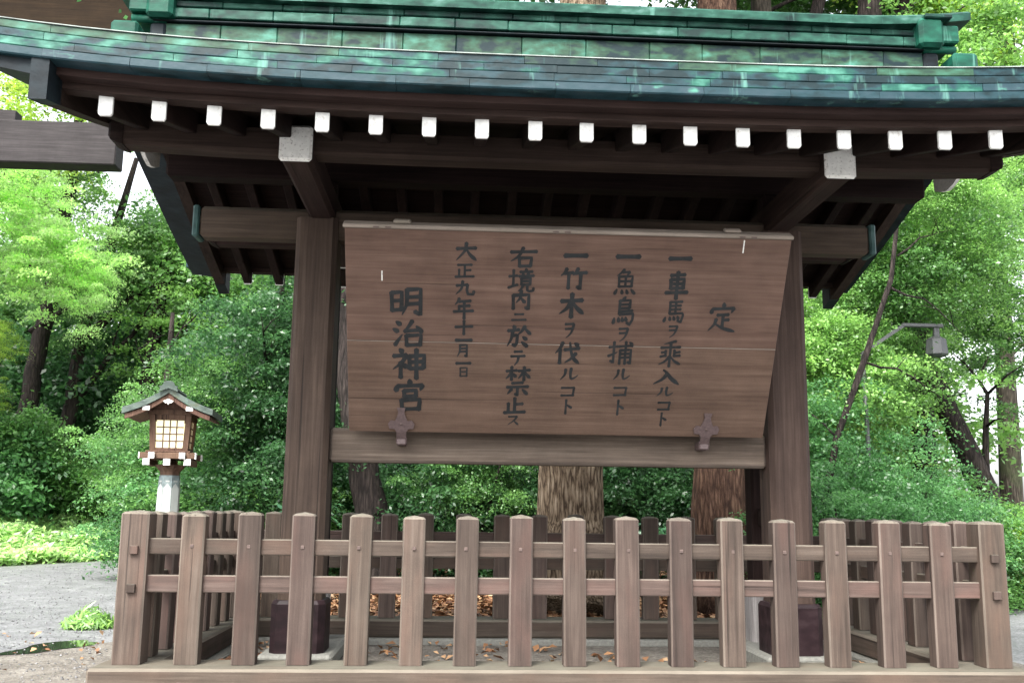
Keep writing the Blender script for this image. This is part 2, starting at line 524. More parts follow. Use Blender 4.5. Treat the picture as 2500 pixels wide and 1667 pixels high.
def chamfer_poly(x0, x1, y0, y1, c):
    return [(x0+c, y0), (x1-c, y0), (x1, y0+c), (x1, y1-c), (x1-c, y1), (x0+c, y1), (x0, y1-c), (x0, y0+c)]
for px in (-1.063, 2.446):
    qx = px - 0.033 if px < 0 else px + 0.032
    b = MB()
    b.prism(chamfer_poly(qx-0.155, qx+0.155, 7.14, 7.45, 0.036), 'z', 0.12, 3.28)
    p = b.build('post', 'post_z', sh)
    b = MB()
    b.loft([[(x, y, z) for x, y in chamfer_poly(qx-w, qx+w, 7.295-w, 7.295+w, 0.045)] for w, z in ((0.190, 0.118), (0.190, 0.45), (0.176, 0.475), (0.158, 0.477))])
    b.build('post_sleeve', 'sleeve', p)
    # slim rear stay post with bleached foot
    b = MB()
    b.cbox((qx-0.09, 7.86, 0.42), (qx+0.09, 8.04, 3.0), 0.012)
    r = b.build('stay_post', 'dark_z', sh)
    b = MB()
    b.cbox((qx-0.115, 7.835, 0.09), (qx+0.115, 8.065, 0.52), 0.03)
    b.build('stay_foot', 'grey_wood', r)
    for za, zc in ((2.42, 2.58), (1.02, 1.16)):
        b = MB()
        b.cbox((qx-0.045, 7.3, za), (qx+0.045, 8.12, zc), 0.008)
        b.build('stay_tie', 'dark_y', sh)
    b = MB()
    b.cbox((qx-0.26, 7.03, 0.0), (qx+0.26, 8.20, 0.118), 0.02)
    b.build('plinth_stone', 'stone', sh)
    # long level arm through the post head, carrying both eave purlins
    b = MB()
    b.cbox((px-0.10, 5.905, 3.272), (px+0.10, 8.69, 3.50), 0.03)
    a = b.build('bracket_arm', 'eave_y', sh)
    for y0, y1 in ((5.893, 5.93), (8.665, 8.702)):
        b = MB()
        b.cbox((px-0.104, y0, 3.268), (px+0.104, y1, 3.504), 0.03)
        b.build('painted_arm_end', 'white_old', a)

# lower rail, tie beam
b = MB(); b.cbox((-0.940, 7.235, 1.454), (2.322, 7.40, 1.705), 0.018, 0, 1); b.build('lower_rail', ['rail_x', 'worn_x'], sh)
b = MB(); b.cbox((-1.99, 7.19, 3.125), (3.19, 7.37, 3.362), 0.03); tb = b.build('tie_beam', 'post_x', sh)
for x0, x1 in ((-2.035, -1.985), (3.185, 3.235)):
    b = MB(); b.cbox((x0, 7.184, 3.12), (x1, 7.376, 3.367), 0.012); b.build('beam_end_cap', 'copper_cap', tb)

# purlins
def pz(x, rear):
    return 0.0 if rear else 0.6*ez(x)
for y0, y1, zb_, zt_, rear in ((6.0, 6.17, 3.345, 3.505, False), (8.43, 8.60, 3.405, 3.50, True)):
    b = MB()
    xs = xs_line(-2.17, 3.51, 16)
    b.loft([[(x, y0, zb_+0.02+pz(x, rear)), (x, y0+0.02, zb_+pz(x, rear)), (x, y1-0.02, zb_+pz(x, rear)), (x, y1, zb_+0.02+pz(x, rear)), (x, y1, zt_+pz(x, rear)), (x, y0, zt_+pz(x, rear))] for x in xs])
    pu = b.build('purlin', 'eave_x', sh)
    for xa, s in ((-2.17, -1), (3.51, 1)):
        b = MB()
        e0 = pz(xa, rear)
        b.loft([[(xa+s*t, y0-e, zb_-0.005+g+e0), (xa+s*t, y1+e, zb_-0.005+g+e0), (xa+s*t, y1+e, zt_+0.005-g*0.5+e0), (xa+s*t, y0-e, zt_+0.005-g*0.5+e0)] for t, e, g in ((0.0, 0.006, 0.0), (0.04, 0.006, 0.01), (0.08, 0.0, 0.03), (0.10, -0.02, 0.06))])
        b.build('purlin_nose', 'dark_x', pu)

# roof slab (two slopes)
def zt(d):                       # height of the roof surface, d = distance from the eave
    return 3.66 + 0.265*d + 0.018*d*d
VX0, VX1 = XC-3.36, XC+3.24
for side in (-1, 1):
    b = MB()
    rings = []
    for i in range(11):
        d = 0.12 + (2.2-0.12)*i/10
        y = YC + side*(2.2-d)
        top, bot = zt(d), zt(d)-0.20
        f = 1-(d-0.12)/2.2
        xs = xs_line(VX0, VX1, 24)
        g = 1.0 if side < 0 else 0.2
        bot -= 0.04 if side > 0 else 0
        rings.append([(x, y, top+g*ez(x)*f) for x in xs] + [(x, y, bot+g*ez(x)*f) for x in reversed(xs)])
    b.loft(rings)
    b.build('roof_slope', 'copper_verge', sh)

# stepped copper courses along the eaves, sheet by sheet
for k in range(4):
    z0, z1 = 3.440+k*0.0565, 3.440+(k+1)*0.0565-0.006
    yf = 5.10+k*0.018
    x = VX0-0.02 - rnd.uniform(0, 0.2)
    while x < VX1+0.02:
        w = rnd.uniform(0.40, 0.60)
        xa, xb = max(x, VX0-0.02), min(x+w, VX1+0.02)
        x += w
        if xb-xa < 0.05:
            continue
        dy = rnd.uniform(-0.003, 0.003)
        b = MB()
        rings = []
        for t in (0.0012, (xb-xa)/2, xb-xa-0.0012):
            X = xa+t
            e = ez(X)
            rings.append([(X, yf+dy+0.006, z0+e), (X, yf+dy, z0+e+0.008), (X, yf+dy+0.003, z1+e), (X, 5.235, z1+e), (X, 5.235, z0+e)])
        b.loft(rings)
        b.build('copper_sheet', ['copper_low', rnd.choice(['copper_low', 'copper_mid']), 'copper_mid', rnd.choice(['copper_top', 'copper_mid'])][k], sh)
    b = MB()
    b.loft([[(X, 14.6-yf, z0-0.05+0.2*ez(X)), (X, 14.6-yf, z1-0.05+0.2*ez(X)), (X, 14.6-5.235, z1-0.05+0.2*ez(X)), (X, 14.6-5.235, z0-0.05+0.2*ez(X))] for X in xs_line(VX0-0.02, VX1+0.02, 20)])
    b.build('rear_copper_course', 'copper_low', sh)
# thin lip on the top course; its pale colour paints the sky's reflection
b = MB()
b.loft([[(X, 5.150, 3.664+ez(X)), (X, 5.150, 3.669+ez(X)), (X, 5.24, 3.683+ez(X)), (X, 5.24, 3.668+ez(X))] for X in xs_line(VX0-0.02, VX1+0.02, 24)])
b.build('eave_lip', 'lip', sh)

# fascia boards
for (yf, yb, z0, z1) in ((5.21, 5.33, 3.397, 3.455), (5.30, 5.40, 3.356, 3.396)):
    for mir in (0, 1):
        b = MB()
        rings = []
        for X in xs_line(XC-3.0, XC+3.0, 20):
            e = ez(X) if not mir else 0.2*ez(X)-0.03
            q = [(yf, z0+e), (yf, z1+e), (yb, z1+e), (yb, z0+e)]
            rings.append([(X, 14.6-y if mir else y, z) for y, z in q])
        b.loft(rings)
        b.build('fascia_board', 'eave_x', sh)

# rafters with white-painted tips
for i in range(19):
    x = -2.052 + 0.3075*i + rnd.uniform(-0.004, 0.004)
    for side in (-1, 1):
        e = ez(x) if side < 0 else 0.2*ez(x)-0.03
        def yy(d):
            return YC + side*(1.94-d)
        b = MB()
        rings = []
        for d in (0.0, 0.5, 1.2, 1.925):
            zb = 3.246+0.30*d+e*(1-d/1.94)
            rings.append([(x-0.038, yy(d), zb+0.008), (x-0.031, yy(d), zb), (x+0.031, yy(d), zb), (x+0.038, yy(d), zb+0.008), (x+0.038, yy(d), zb+0.138), (x-0.038, yy(d), zb+0.138)])
        b.loft(rings)
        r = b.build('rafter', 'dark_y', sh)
        b = MB()
        zb = 3.246+e
        q = [(x-0.040, zb+0.010), (x-0.031, zb-0.003), (x+0.031, zb-0.003), (x+0.040, zb+0.010), (x+0.040, zb+0.130), (x-0.040, zb+0.130)]
        ya, yb_ = yy(-0.006), yy(0.012)
        b.prism(q, 'y', min(ya, yb_), max(ya, yb_))
        b.build('painted_rafter_tip', 'white', r)
# sheathing boards above the rafters
for side in (-1, 1):
    for k in range(12):
        d0, d1 = 0.03+k*0.16, 0.03+(k+1)*0.16-0.004
        b = MB()
        rings = []
        for X in xs_line(XC-3.02, XC+3.02, 12):
            r4 = []
            for d, u in ((d0, 0), (d1, 0), (d1, 0.02), (d0, 0.02)):
                r4.append((X, YC+side*(1.94-d), 3.39+0.30*d+(ez(X) if side < 0 else 0.2*ez(X)-0.03)*(1-d/1.94)+u))
            rings.append(r4)
        b.loft(rings)
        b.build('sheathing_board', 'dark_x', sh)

# bargeboards at both gable ends, wood with a copper-wrapped foot
for xb in (XC-3.07, XC+2.98):
    def bring(y, grow):
        d = 2.2-abs(y-YC)
        tz = zt(max(d, 0.02))-0.206
        e = (ez(xb) if y < YC else 0.2*ez(xb)-0.04)*(1-d/2.2)
        dep = 0.225 + 0.03*(1-d/2.2)
        return [(xb-grow, y, tz+e-dep-grow), (xb+0.09+grow, y, tz+e-dep-grow), (xb+0.09+grow, y, tz+e), (xb-grow, y, tz+e)]
    b = MB()
    b.loft([bring(5.13+(14.6-2*5.13)*i/24, 0.0) for i in range(25)])
    bg_ = b.build('bargeboard', 'eave_y', sh)
    for y0, y1 in ((5.115, 5.30), (14.6-5.30, 14.6-5.115)):
        b = MB(); b.loft([bring(y0+(y1-y0)*k/3, 0.004) for k in range(4)]); b.build('bargeboard_cap', 'copper_verge', bg_)
# dark lining under both verges, outside the bargeboards
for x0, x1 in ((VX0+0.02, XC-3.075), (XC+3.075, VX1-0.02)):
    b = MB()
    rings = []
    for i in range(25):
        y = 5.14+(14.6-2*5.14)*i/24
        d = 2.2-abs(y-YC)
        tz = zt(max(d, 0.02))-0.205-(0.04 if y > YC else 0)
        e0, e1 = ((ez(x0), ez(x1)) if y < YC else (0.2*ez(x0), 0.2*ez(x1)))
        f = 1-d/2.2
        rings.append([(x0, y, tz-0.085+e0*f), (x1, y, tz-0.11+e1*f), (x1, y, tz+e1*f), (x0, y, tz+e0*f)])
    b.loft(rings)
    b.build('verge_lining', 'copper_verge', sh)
# ridge purlin and the pale pendants at the gable peaks
b = MB(); b.cbox((XC-2.97, 7.21, 3.60), (XC+2.97, 7.39, 3.80), 0.02); b.build('ridge_purlin', 'dark_x', sh)
for xe in (XC-3.14, XC+3.19):
    b = MB()
    b.prism([(7.08, 4.00), (7.52, 4.00), (7.50, 3.76), (7.40, 3.72), (7.30, 3.70), (7.20, 3.72), (7.10, 3.76)], 'x', xe, xe+0.03)
    b.build('gable_pendant', 'white_old', sh)
for xq in (-1.063, 2.446):
    b = MB(); b.cbox((xq-0.09, 7.22, 3.362), (xq+0.09, 7.38, 3.602), 0.02); b.build('king_strut', 'dark_z', sh)

# ridge: stacked copper bands built panel by panel
RX0, RX1 = XC-3.075, XC+2.91
def flare(x):
    t = max(0.0, abs(x-XC)-2.2)/1.25
    return 0.095*t**2.2
bands = [  # z0, z1, front y, material, panelled
    (4.27, 4.728, 7.0, 'copper_top', True),
    (4.731, 4.746, 6.965, 'copper_verge', False),  # near-black mouldings paint the shadow lines between the bands
    (4.749, 4.772, 7.04, 'copper_verge', False),
    (4.774, 4.852, 6.985, 'copper_ridge', True),
    (4.855, 4.872, 7.03, 'copper_verge', False),
    (4.874, 4.922, 7.005, 'copper_ridge', True)]
for z0, z1, yf, mt_, pan in bands:
    x = RX0
    while x < RX1-0.02:
        w = rnd.uniform(0.40, 0.52) if pan else 10
        xb = min(x+w, RX1)
        b = MB()
        dy = rnd.uniform(-0.003, 0.003) if pan else 0
        b.cbox((x+0.0015, yf+dy, z0), (xb-0.0015, 14.6-yf-dy, z1), 0.006)
        b.build('ridge_panel' if pan else 'ridge_moulding', mt_, sh)
        x = xb
b = MB()
rings = []
for X in xs_line(RX0-0.32, RX1+0.38, 44):
    f = flare(X)
    rings.append([(X, 6.945, 4.924+f), (X, 6.94, 4.985+f), (X, 6.99, 5.02+f), (X, 7.15, 5.045+f), (X, 7.45, 5.045+f), (X, 7.61, 5.02+f), (X, 7.66, 4.985+f), (X, 7.655, 4.924+f)])
b.loft(rings)
b.build('ridge_cap', 'copper_ridge', sh)
# stacked ridge-end ornaments
for s, xe in ((-1, RX0), (1, RX1)):
    def X(a, bb):
        k = 0.0 if s > 0 else -0.10
        p, q = xe+s*(a+k), xe+s*(bb+k)
        return min(p, q), max(p, q)
    b = MB()
    x0, x1 = X(-0.06, 0.14)
    b.cbox((x0, 6.90, 4.74), (x1, 7.70, 4.985), 0.03)
    o = b.build('ridge_end_block', 'copper_orn', sh)
    b = MB(); x0, x1 = X(0.10, 0.27); b.cbox((x0, 6.93, 4.79), (x1, 7.67, 4.935), 0.012); b.build('end_box', 'copper_orn', o)
    b = MB(); x0, x1 = X(-0.02, 0.20); b.cbox((x0, 6.88, 4.968), (x1, 7.72, 5.003), 0.008); b.build('end_hood', 'copper_ridge', o)
    b = MB(); b.tube([(X(0.0, 0.26)[0], 7.0, 4.755), (X(0.0, 0.26)[1], 7.0, 4.755)], [0.033, 0.033], 12); b.build('end_roll', 'copper_orn', o, True)
    b = MB(); x0, x1 = X(0.16, 0.36); b.cbox((x0, 6.84, 4.30), (x1, 7.76, 4.665), 0.02); b.build('verge_block', 'copper_orn', o)
    b = MB(); x0, x1 = X(0.0, 0.12); b.cbox((x0, 6.98, 4.27), (x1, 7.62, 4.73), 0.02); b.build('end_foot', 'copper_verge', o)

# iron holders under the board
fleur = [(-0.030, 0.115), (0.030, 0.115), (0.022, 0.085), (0.028, 0.06), (0.045, 0.025), (0.075, 0.03), (0.095, 0.005), (0.085, -0.028), (0.05, -0.03), (0.036, -0.05),
         (0.034, -0.085), (0.042, -0.11), (0.03, -0.14), (-0.03, -0.14), (-0.042, -0.11), (-0.034, -0.085), (-0.036, -0.05), (-0.05, -0.03), (-0.085, -0.028), (-0.095, 0.005), (-0.075, 0.03), (-0.045, 0.025), (-0.028, 0.06), (-0.022, 0.085)]
for hx in (-0.408, 1.812):
    b = MB()
    rings = []
    for t in (0.0, 0.014):
        rings.append([(hx+px_, 7.043+t-(0.6*(0.049+pz) if pz > -0.049 else 0.85*(0.049+pz)), 1.715+pz) for px_, pz in fleur])
    b.loft(rings)
    ir = b.build('iron_holder', 'iron', sh)
    b = MB(); b.cbox((hx-0.035, 7.085, 1.575), (hx+0.035, 7.245, 1.640), 0.008); b.build('holder_foot', 'iron', ir)
    b = MB(); b.cbox((hx-0.009, 7.006, 1.712), (hx+0.009, 7.02, 1.724), 0.003); b.build('nail_hole', 'peg', ir)

# ------------------------------------------------------------------ notice board (leans forward)
TILT = 0.53863865
BW, BH = 3.025, 1.502
nb = thing('notice_board', 'large brown wooden notice board with seven columns of black brush writing', 'notice board', (-0.783, 7.06, 1.666), None, (TILT, 0, 0), True)
SEAM = 0.70
b = MB(); b.cbox((0, 0, 0), (BW, 0.075, SEAM-0.002), 0.004); b.build('plank', 'board', nb)
b = MB(); b.cbox((0, 0.001, SEAM+0.002), (BW, 0.075, BH), 0.004); b.build('plank', 'board', nb)
b = MB(); b.cbox((0.001, -0.0008, SEAM-0.0017), (BW-0.001, 0.06, SEAM+0.0017), 0.0004); b.build('seam_filler', 'board_edge', nb)
b = MB(); b.cbox((-0.012, -0.012, BH+0.001), (BW+0.012, 0.085, BH+0.030), 0.008); b.build('top_face_strip', 'board_edge', nb)  # board's top face; sky light and dust both put into its pale colour
for hx in (0.38, 2.62):
    b = MB(); b.cbox((hx-0.06, 0.01, BH+0.031), (hx+0.06, 0.07, BH+0.055), 0.01); b.build('hanging_cleat', 'board_edge', nb)
for hx in (0.25, 1.45, 2.72):
    b = MB(); b.cbox((hx-0.06, -0.0135, BH+0.010), (hx-0.02, -0.010, BH+0.019), 0.001); b.cbox((hx+0.02, -0.0135, BH+0.010), (hx+0.06, -0.010, BH+0.019), 0.001); b.build('cap_slot', 'peg', nb)
for hx, hz, hl in ((2.70, BH-0.10, 0.09), (0.245, 1.14, 0.07)):
    b = MB(); b.cbox((hx-0.004, -0.0012, hz), (hx+0.004, 0.002, hz+hl), 0.0004); b.build('paint_drip', 'white_old', nb)

GL = {
'定': 'd 50,3 52,16|d 14,22 11,38|h 14,24 86,20|p 86,20 78,36|h 32,44 70,41|h 52,43 52,82|h 52,60 72,58|p 30,56 26,74 5,96|n 28,72 52,86 96,96',
'一': 'H 4,54 96,46',
'車': 'h 20,16 80,12|h 22,30 24,64|h 22,31 78,27 76,62|h 24,46 76,44|h 24,62 76,59|h 4,78 96,74|h 50,2 50,100',
'馬': 'h 26,6 26,58|h 26,8 76,4|h 26,24 72,21|h 26,40 72,37|h 50,7 50,56|h 26,58 80,54 84,62 76,94 62,86|d 10,72 4,92|d 28,70 30,86|d 44,68 48,84|d 60,66 65,80',
'ヲ': 'h 16,13 86,9|h 20,42 76,39|p 86,9 78,45 60,75 24,98',
'乘': 'p 72,2 20,14|h 8,28 92,24|h 50,10 50,100|h 30,38 30,60|h 12,46 30,44|h 8,62 32,56|h 68,36 68,58|h 70,46 92,42|h 66,58 94,56|p 48,60 30,80 2,92|n 52,60 70,78 98,90',
'入': 'n 36,4 50,20 66,55 98,92|p 52,28 36,62 2,92',
'ル': 'p 30,12 28,55 2,94|p 60,4 56,50 60,88 80,78 100,54',
'コ': 'h 8,16 90,12|h 88,12 82,86|h 8,88 88,84',
'ト': 'h 34,2 32,98|d 40,36 92,56',
'魚': 'p 42,2 28,16 10,28|h 36,13 66,11|p 66,11 54,27|h 20,30 22,70|h 20,30 80,27 78,68|h 22,48 78,46|h 50,30 50,68|h 22,68 78,66|d 14,78 4,98|d 36,80 38,96|d 56,79 62,95|d 76,77 94,95',
'鳥': 'd 52,0 42,12|h 28,14 28,62|h 28,15 74,12 72,40|h 28,28 72,26|h 28,41 72,39|h 28,52 86,48|h 28,62 90,58 88,80 76,98 64,90|d 8,74 4,94|d 26,72 28,88|d 42,71 45,86|d 57,70 61,84',
'竹': 'p 24,4 18,22 2,38|h 16,26 48,22|h 32,26 32,94|p 66,2 58,20 48,34|h 56,24 98,20|h 76,24 76,96 64,84',
'木': 'h 8,34 92,28|h 50,2 50,100|p 48,34 32,64 2,86|n 52,34 70,60 98,84',
'伐': 'p 30,4 22,28 2,52|h 21,34 21,96|h 38,36 96,28|n 58,4 64,46 76,76 98,94|p 84,50 66,74 40,92|d 76,6 90,16',
'右': 'h 2,26 98,20|p 48,2 34,44 2,72|h 34,54 36,98|h 34,55 80,51 76,94|h 36,95 77,92',
'境': 'h 2,36 34,32|h 19,8 19,76|h 0,84 36,70|d 66,0 68,10|h 44,16 92,13|d 54,20 57,29|d 80,18 74,28|h 40,34 98,30|h 50,42 51,70|h 50,42 86,40 84,68|h 51,55 85,53|h 51,69 85,67|p 58,70 52,86 38,98|h 74,70 74,92 82,97 98,93 98,82',
'内': 'h 12,26 14,98|h 12,28 88,23 88,97 74,88|p 50,2 48,40 26,66|n 50,40 60,52 72,66',
'ニ': 'h 20,22 80,18|h 2,82 98,76',
'於': 'd 26,2 32,14|h 4,26 50,20|p 24,26 20,60 2,94|h 25,46 44,43 42,78 34,92 26,84|p 74,4 62,26 46,42|n 72,10 84,26 100,40|d 66,50 82,62|d 62,72 86,92',
'テ': 'h 24,10 78,7|h 2,40 98,35|p 54,40 50,70 26,99',
'禁': 'h 4,16 46,12|h 25,0 25,46|p 25,16 16,30 2,42|d 28,22 42,34|h 52,14 98,10|h 75,0 75,46|p 74,14 64,28 52,40|n 76,14 86,26 100,38|h 28,56 72,53|h 8,70 94,66|h 51,68 51,98 42,92|p 28,76 10,94|d 70,76 90,92',
'止': 'h 50,4 50,88|h 52,42 88,38|h 20,36 20,88|h 0,93 100,86',
'ス': 'h 10,12 82,8|p 82,8 60,48 4,96|n 54,52 70,68 94,94',
'大': 'h 4,34 96,28|p 50,2 46,44 2,96|n 50,36 66,64 98,94',
'正': 'h 12,12 88,8|h 50,10 50,88|h 52,48 82,45|h 20,42 20,90|h 0,94 100,88',
'九': 'h 6,34 64,26|p 38,2 34,56 2,96|h 64,26 60,62 66,92 94,92 97,70',
'年': 'p 28,2 22,18 6,34|h 26,18 86,13|h 26,40 82,36|h 28,40 28,62|h 0,66 100,60|h 54,16 54,100',
'十': 'h 2,48 98,41|h 50,0 50,100',
'月': 'p 26,6 26,56 4,98|h 26,8 82,5 82,97 66,86|h 28,34 78,31|h 28,58 78,55',
'日': 'h 14,5 16,96|h 14,7 86,4 84,96|h 16,48 84,46|h 16,93 84,90',
'明': 'h 6,18 8,84|h 6,20 38,16 37,80|h 8,48 37,46|h 8,81 37,78|p 54,6 54,60 38,98|h 54,8 96,4 96,96 78,84|h 55,34 93,31|h 55,58 93,55',
'治': 'd 14,6 28,18|d 4,34 20,44|p 10,96 20,78 34,54|p 66,2 54,24 40,42|h 40,42 92,36|d 78,22 96,44|h 46,58 48,98|h 46,59 94,55 90,96|h 48,95 91,92',
'神': 'd 22,2 32,12|h 4,26 44,22|p 44,22 30,48 2,70|h 26,46 26,98|d 30,50 44,62|h 52,24 54,68|h 52,26 98,21 96,64|h 54,45 95,42|h 54,66 94,63|h 74,2 74,100',
'宮': 'd 50,0 52,14|d 12,18 6,38|h 12,22 92,18|p 92,18 84,36|h 32,36 34,56|h 32,37 72,34 70,54|h 34,55 70,53|h 24,66 26,98|h 24,67 84,63 80,97|h 26,96 81,93',
'捕': 'h 2,26 38,22|h 22,2 22,94 10,84|p 0,64 22,54 38,46|h 42,22 98,17|h 70,0 70,98|d 84,2 96,12|h 48,36 48,98|h 48,38 92,34 92,97 82,88|h 50,54 90,51|h 50,70 90,67'}
TEXT = '''定 2.613 .936 .209 .226;一 2.274 1.351 .162 .049;車 2.270 1.161 .164 .201;馬 2.277 .965 .165 .170;ヲ 2.273 .821 .080 .098;乘 2.271 .653 .162 .199;入 2.263 .470 .192 .125;ル 2.263 .358 .120 .079;コ 2.266 .246 .105 .076;ト 2.266 .140 .061 .108
一 1.916 1.355 .170 .046;魚 1.910 1.175 .154 .185;鳥 1.919 .964 .158 .211;ヲ 1.924 .790 .086 .111;捕 1.917 .650 .173 .175;ル 1.938 .485 .122 .094;コ 1.939 .354 .110 .078;ト 1.943 .227 .066 .121
一 1.557 1.352 .166 .046;竹 1.550 1.187 .186 .159;木 1.549 .996 .175 .178;ヲ 1.543 .812 .085 .120;伐 1.541 .641 .179 .175;ル 1.563 .480 .130 .101;コ 1.562 .345 .113 .082;ト 1.566 .225 .069 .117
右 1.202 1.331 .183 .141;境 1.193 1.170 .176 .168;内 1.196 1.027 .141 .142;ニ 1.188 .901 .103 .070;於 1.193 .757 .168 .172;テ 1.193 .595 .101 .119;禁 1.198 .416 .177 .226;止 1.185 .227 .150 .131;ス 1.179 .109 .085 .077
大 .813 1.358 .141 .131;正 .805 1.226 .127 .102;九 .809 1.102 .131 .103;年 .802 .955 .135 .152;十 .808 .815 .124 .103;一 .809 .721 .121 .039;月 .805 .642 .085 .098;一 .810 .547 .110 .040;日 .813 .480 .065 .073
明 .406 .994 .220 .205;治 .418 .763 .217 .194;神 .426 .536 .229 .228;宮 .433 .295 .219 .241'''
def brush(mb, pts, wid, kind, yoff):
    p = [Vector((a, 0, c)) for a, c in pts]
    out = []
    for i in range(len(p)-1):
        n = 5
        for k in range(n):
            out.append(p[i].lerp(p[i+1], k/n))
    out.append(p[-1])
    if kind in 'pn' and len(p) > 2:
        for _ in range(3):
            out = [out[0]] + [(out[i-1]+out[i]*2+out[i+1])/4 for i in range(1, len(out)-1)] + [out[-1]]
    n = len(out)
    L, R = [], []
    for i in range(n):
        t = i/(n-1)
        d = (out[min(i+1, n-1)]-out[max(i-1, 0)])
        d = d.normalized() if d.length > 0 else Vector((1, 0, 0))
        nrm = Vector((-d.z, 0, d.x))
        if kind in 'hH':
            w = 0.92 + 0.26*abs(2*t-1)**3
        elif kind == 'p':
            w = 1.12*(1-t)**0.55*0.9 + 0.16
        elif kind == 'n':
            w = 0.62 + 0.75*math.sin(min(1, t*1.08)*2.3)*t + (-(t-0.86)*5.5 if t > 0.86 else 0)
        else:
            w = 0.55 + 0.75*math.sin(t*2.2)
        w = max(0.12, w)*wid*0.5
        L.append(out[i]+nrm*w)
        R.append(out[i]-nrm*w)
    d0 = (out[1]-out[0]).normalized()
    d1 = (out[-1]-out[-2]).normalized()
    w0 = (L[0]-R[0]).length*0.34
    w1 = (L[-1]-R[-1]).length*0.34
    vv = [(out[0]-d0*w0)] + [q for a, c in zip(L, R) for q in (a, c)] + [(out[-1]+d1*w1)]
    fs = [[0, 1, 2]]
    for i in range(n-1):
        a = 1+2*i
        fs.append([a, a+1, a+3, a+2])
    fs.append([len(vv)-3, len(vv)-2, len(vv)-1])
    mb.add([(q.x, yoff, q.z) for q in vv], fs)
for col in TEXT.split('\n'):
    for it in col.split(';'):
        ch, cu, cv, w, h = it.split()
        cu, cv, w, h = float(cu), float(cv), float(w), float(h)
        strokes = GL[ch].split('|')
        bw = {0: 0.030, 1: 0.030}.get(len(strokes), 0.030)
        size = (w+h)/2 if ch != '一' else w
        wid = size*(0.172 if len(strokes) <= 4 else 0.142 if len(strokes) <= 8 else 0.108)
        if ch == '一':
            wid = w*0.19
        if ch in '明治神宮' and w > 0.2:
            wid = size*0.138
        mb = MB()
        for k, s in enumerate(strokes):
            kd, rest = s.split(' ', 1)
            pts = []
            for q in rest.split(' '):
                a, c = q.split(',')
                pts.append((cu-w/2+float(a)/100*w, cv+h/2-float(c)/100*h))
            brush(mb, pts, wid, kd, -0.0016-0.0003*k)
        mb.build('painted_character', 'ink', nb)

# ------------------------------------------------------------------ fence around the shelter
fe = thing('picket_fence', 'weathered low wooden picket fence enclosing the notice shelter on four sides', 'fence', (XC, YC, 0))
FX0, FX1, FY0, FY1 = -1.902, 3.322, 6.0, 8.66
def picket(x, y, w, d, zb, zh, name='picket', axis='x', peg=True, front=-1):
    b = MB()
    c = 0.010
    x0, x1, y0, y1 = x-w/2, x+w/2, y-d/2, y+d/2
    def ring(i, z):
        return [(x0+i, y0+c+i, z), (x0+c+i, y0+i, z), (x1-c-i, y0+i, z), (x1-i, y0+c+i, z), (x1-i, y1-c-i, z), (x1-c-i, y1-i, z), (x0+c+i, y1-i, z), (x0+i, y1-c-i, z)]
    lx, ly = rnd.uniform(-0.006, 0.006), rnd.uniform(-0.003, 0.003)
    rs = [ring(0, zb), [(p[0]+lx, p[1]+ly, p[2]) for p in ring(0, zh-0.012)], [(p[0]+lx, p[1]+ly, p[2]+rnd.uniform(-0.002, 0.002)) for p in ring(0.012, zh)]]
    n = 8
    vv = [p for r in rs for p in r] + [(x+lx, y+ly, zh+0.011)]
    fs, ms = [], []
    for i in range(2):
        for j in range(n):
            k = (j+1) % n
            fs.append([i*n+j, i*n+k, (i+1)*n+k, (i+1)*n+j])
            ms.append(1 if (i == 1 or j in (0, 2, 4, 6)) else 0)
    for j in range(n):
        fs.append([2*n+j, 2*n+(j+1) % n, 3*n]); ms.append(1)
    fs.append(list(range(n))); ms.append(0)
    b.add(vv, fs, ms)
    return b.build(name, ['fence_z', 'worn_z'], fe)
zB, ZT = 0.209, 1.078
def pegs(p, x, y, zs, s, axis, out, mt_='peg', dep=0.006):
    for z in zs:
        b = MB()
        if axis == 'x':
            ya, yb = (y+out*dep, y-out*0.002)
            b.cbox((x-s/2, min(ya, yb), z-s/2), (x+s/2, max(ya, yb), z+s/2), 0.003)
        else:
            xa, xb = (x+out*dep, x-out*0.002)
            b.cbox((min(xa, xb), y-s/2, z-s/2), (max(xa, xb), y+s/2, z+s/2), 0.003)
        b.build('peg', mt_, p)
for row, (yc, out) in enumerate(((6.055, -1), (8.63, 1))):
    for i in range(1, 16):
        x = -1.8876+0.3263*i + rnd.uniform(-0.007, 0.007)
        p = picket(x, yc+rnd.uniform(-0.003, 0.003), 0.139+rnd.uniform(-0.004, 0.004), 0.11, zB, ZT+rnd.uniform(-0.008, 0.006))
        if row == 0:
            pegs(p, x+rnd.uniform(-0.004, 0.004), yc-0.055, [0.886], 0.022, 'x', -1, 'peg', 0.005)
for x, out in ((-1.895, -1), (3.315, 1)):
    for j in range(1, 8):
        y = 6.055+2.575*j/8
        picket(x, y, 0.105, 0.138, zB, ZT+rnd.uniform(-0.008, 0.006))
for x in (-1.902, 3.335):
    for y in (6.078, 8.607):
        p = picket(x, y, 0.165, 0.165, zB, ZT+0.004, 'corner_post')
        if y < 7:
            pegs(p, x+0.004, 5.996, [0.862, 0.640], 0.05, 'x', -1, 'fence_z', 0.022)
for y in (6.055, 8.63):
    for z0, z1 in ((0.836, 0.930), (0.616, 0.716)):
        b = MB()
        b.cbox((-1.86, y-0.022, z0), (3.28, y+0.022, z1), 0.006, 0, 1)
        b.build('rail', ['fence_x', 'worn_x'], fe)
for x in (-1.895, 3.315):
    for z0, z1 in ((0.834, 0.928), (0.614, 0.714)):
        b = MB()
        b.cbox((x-0.022, 6.10, z0), (x+0.022, 8.58, z1), 0.006, 0, 1)
        b.build('rail', ['fence_y', 'worn_y'], fe)
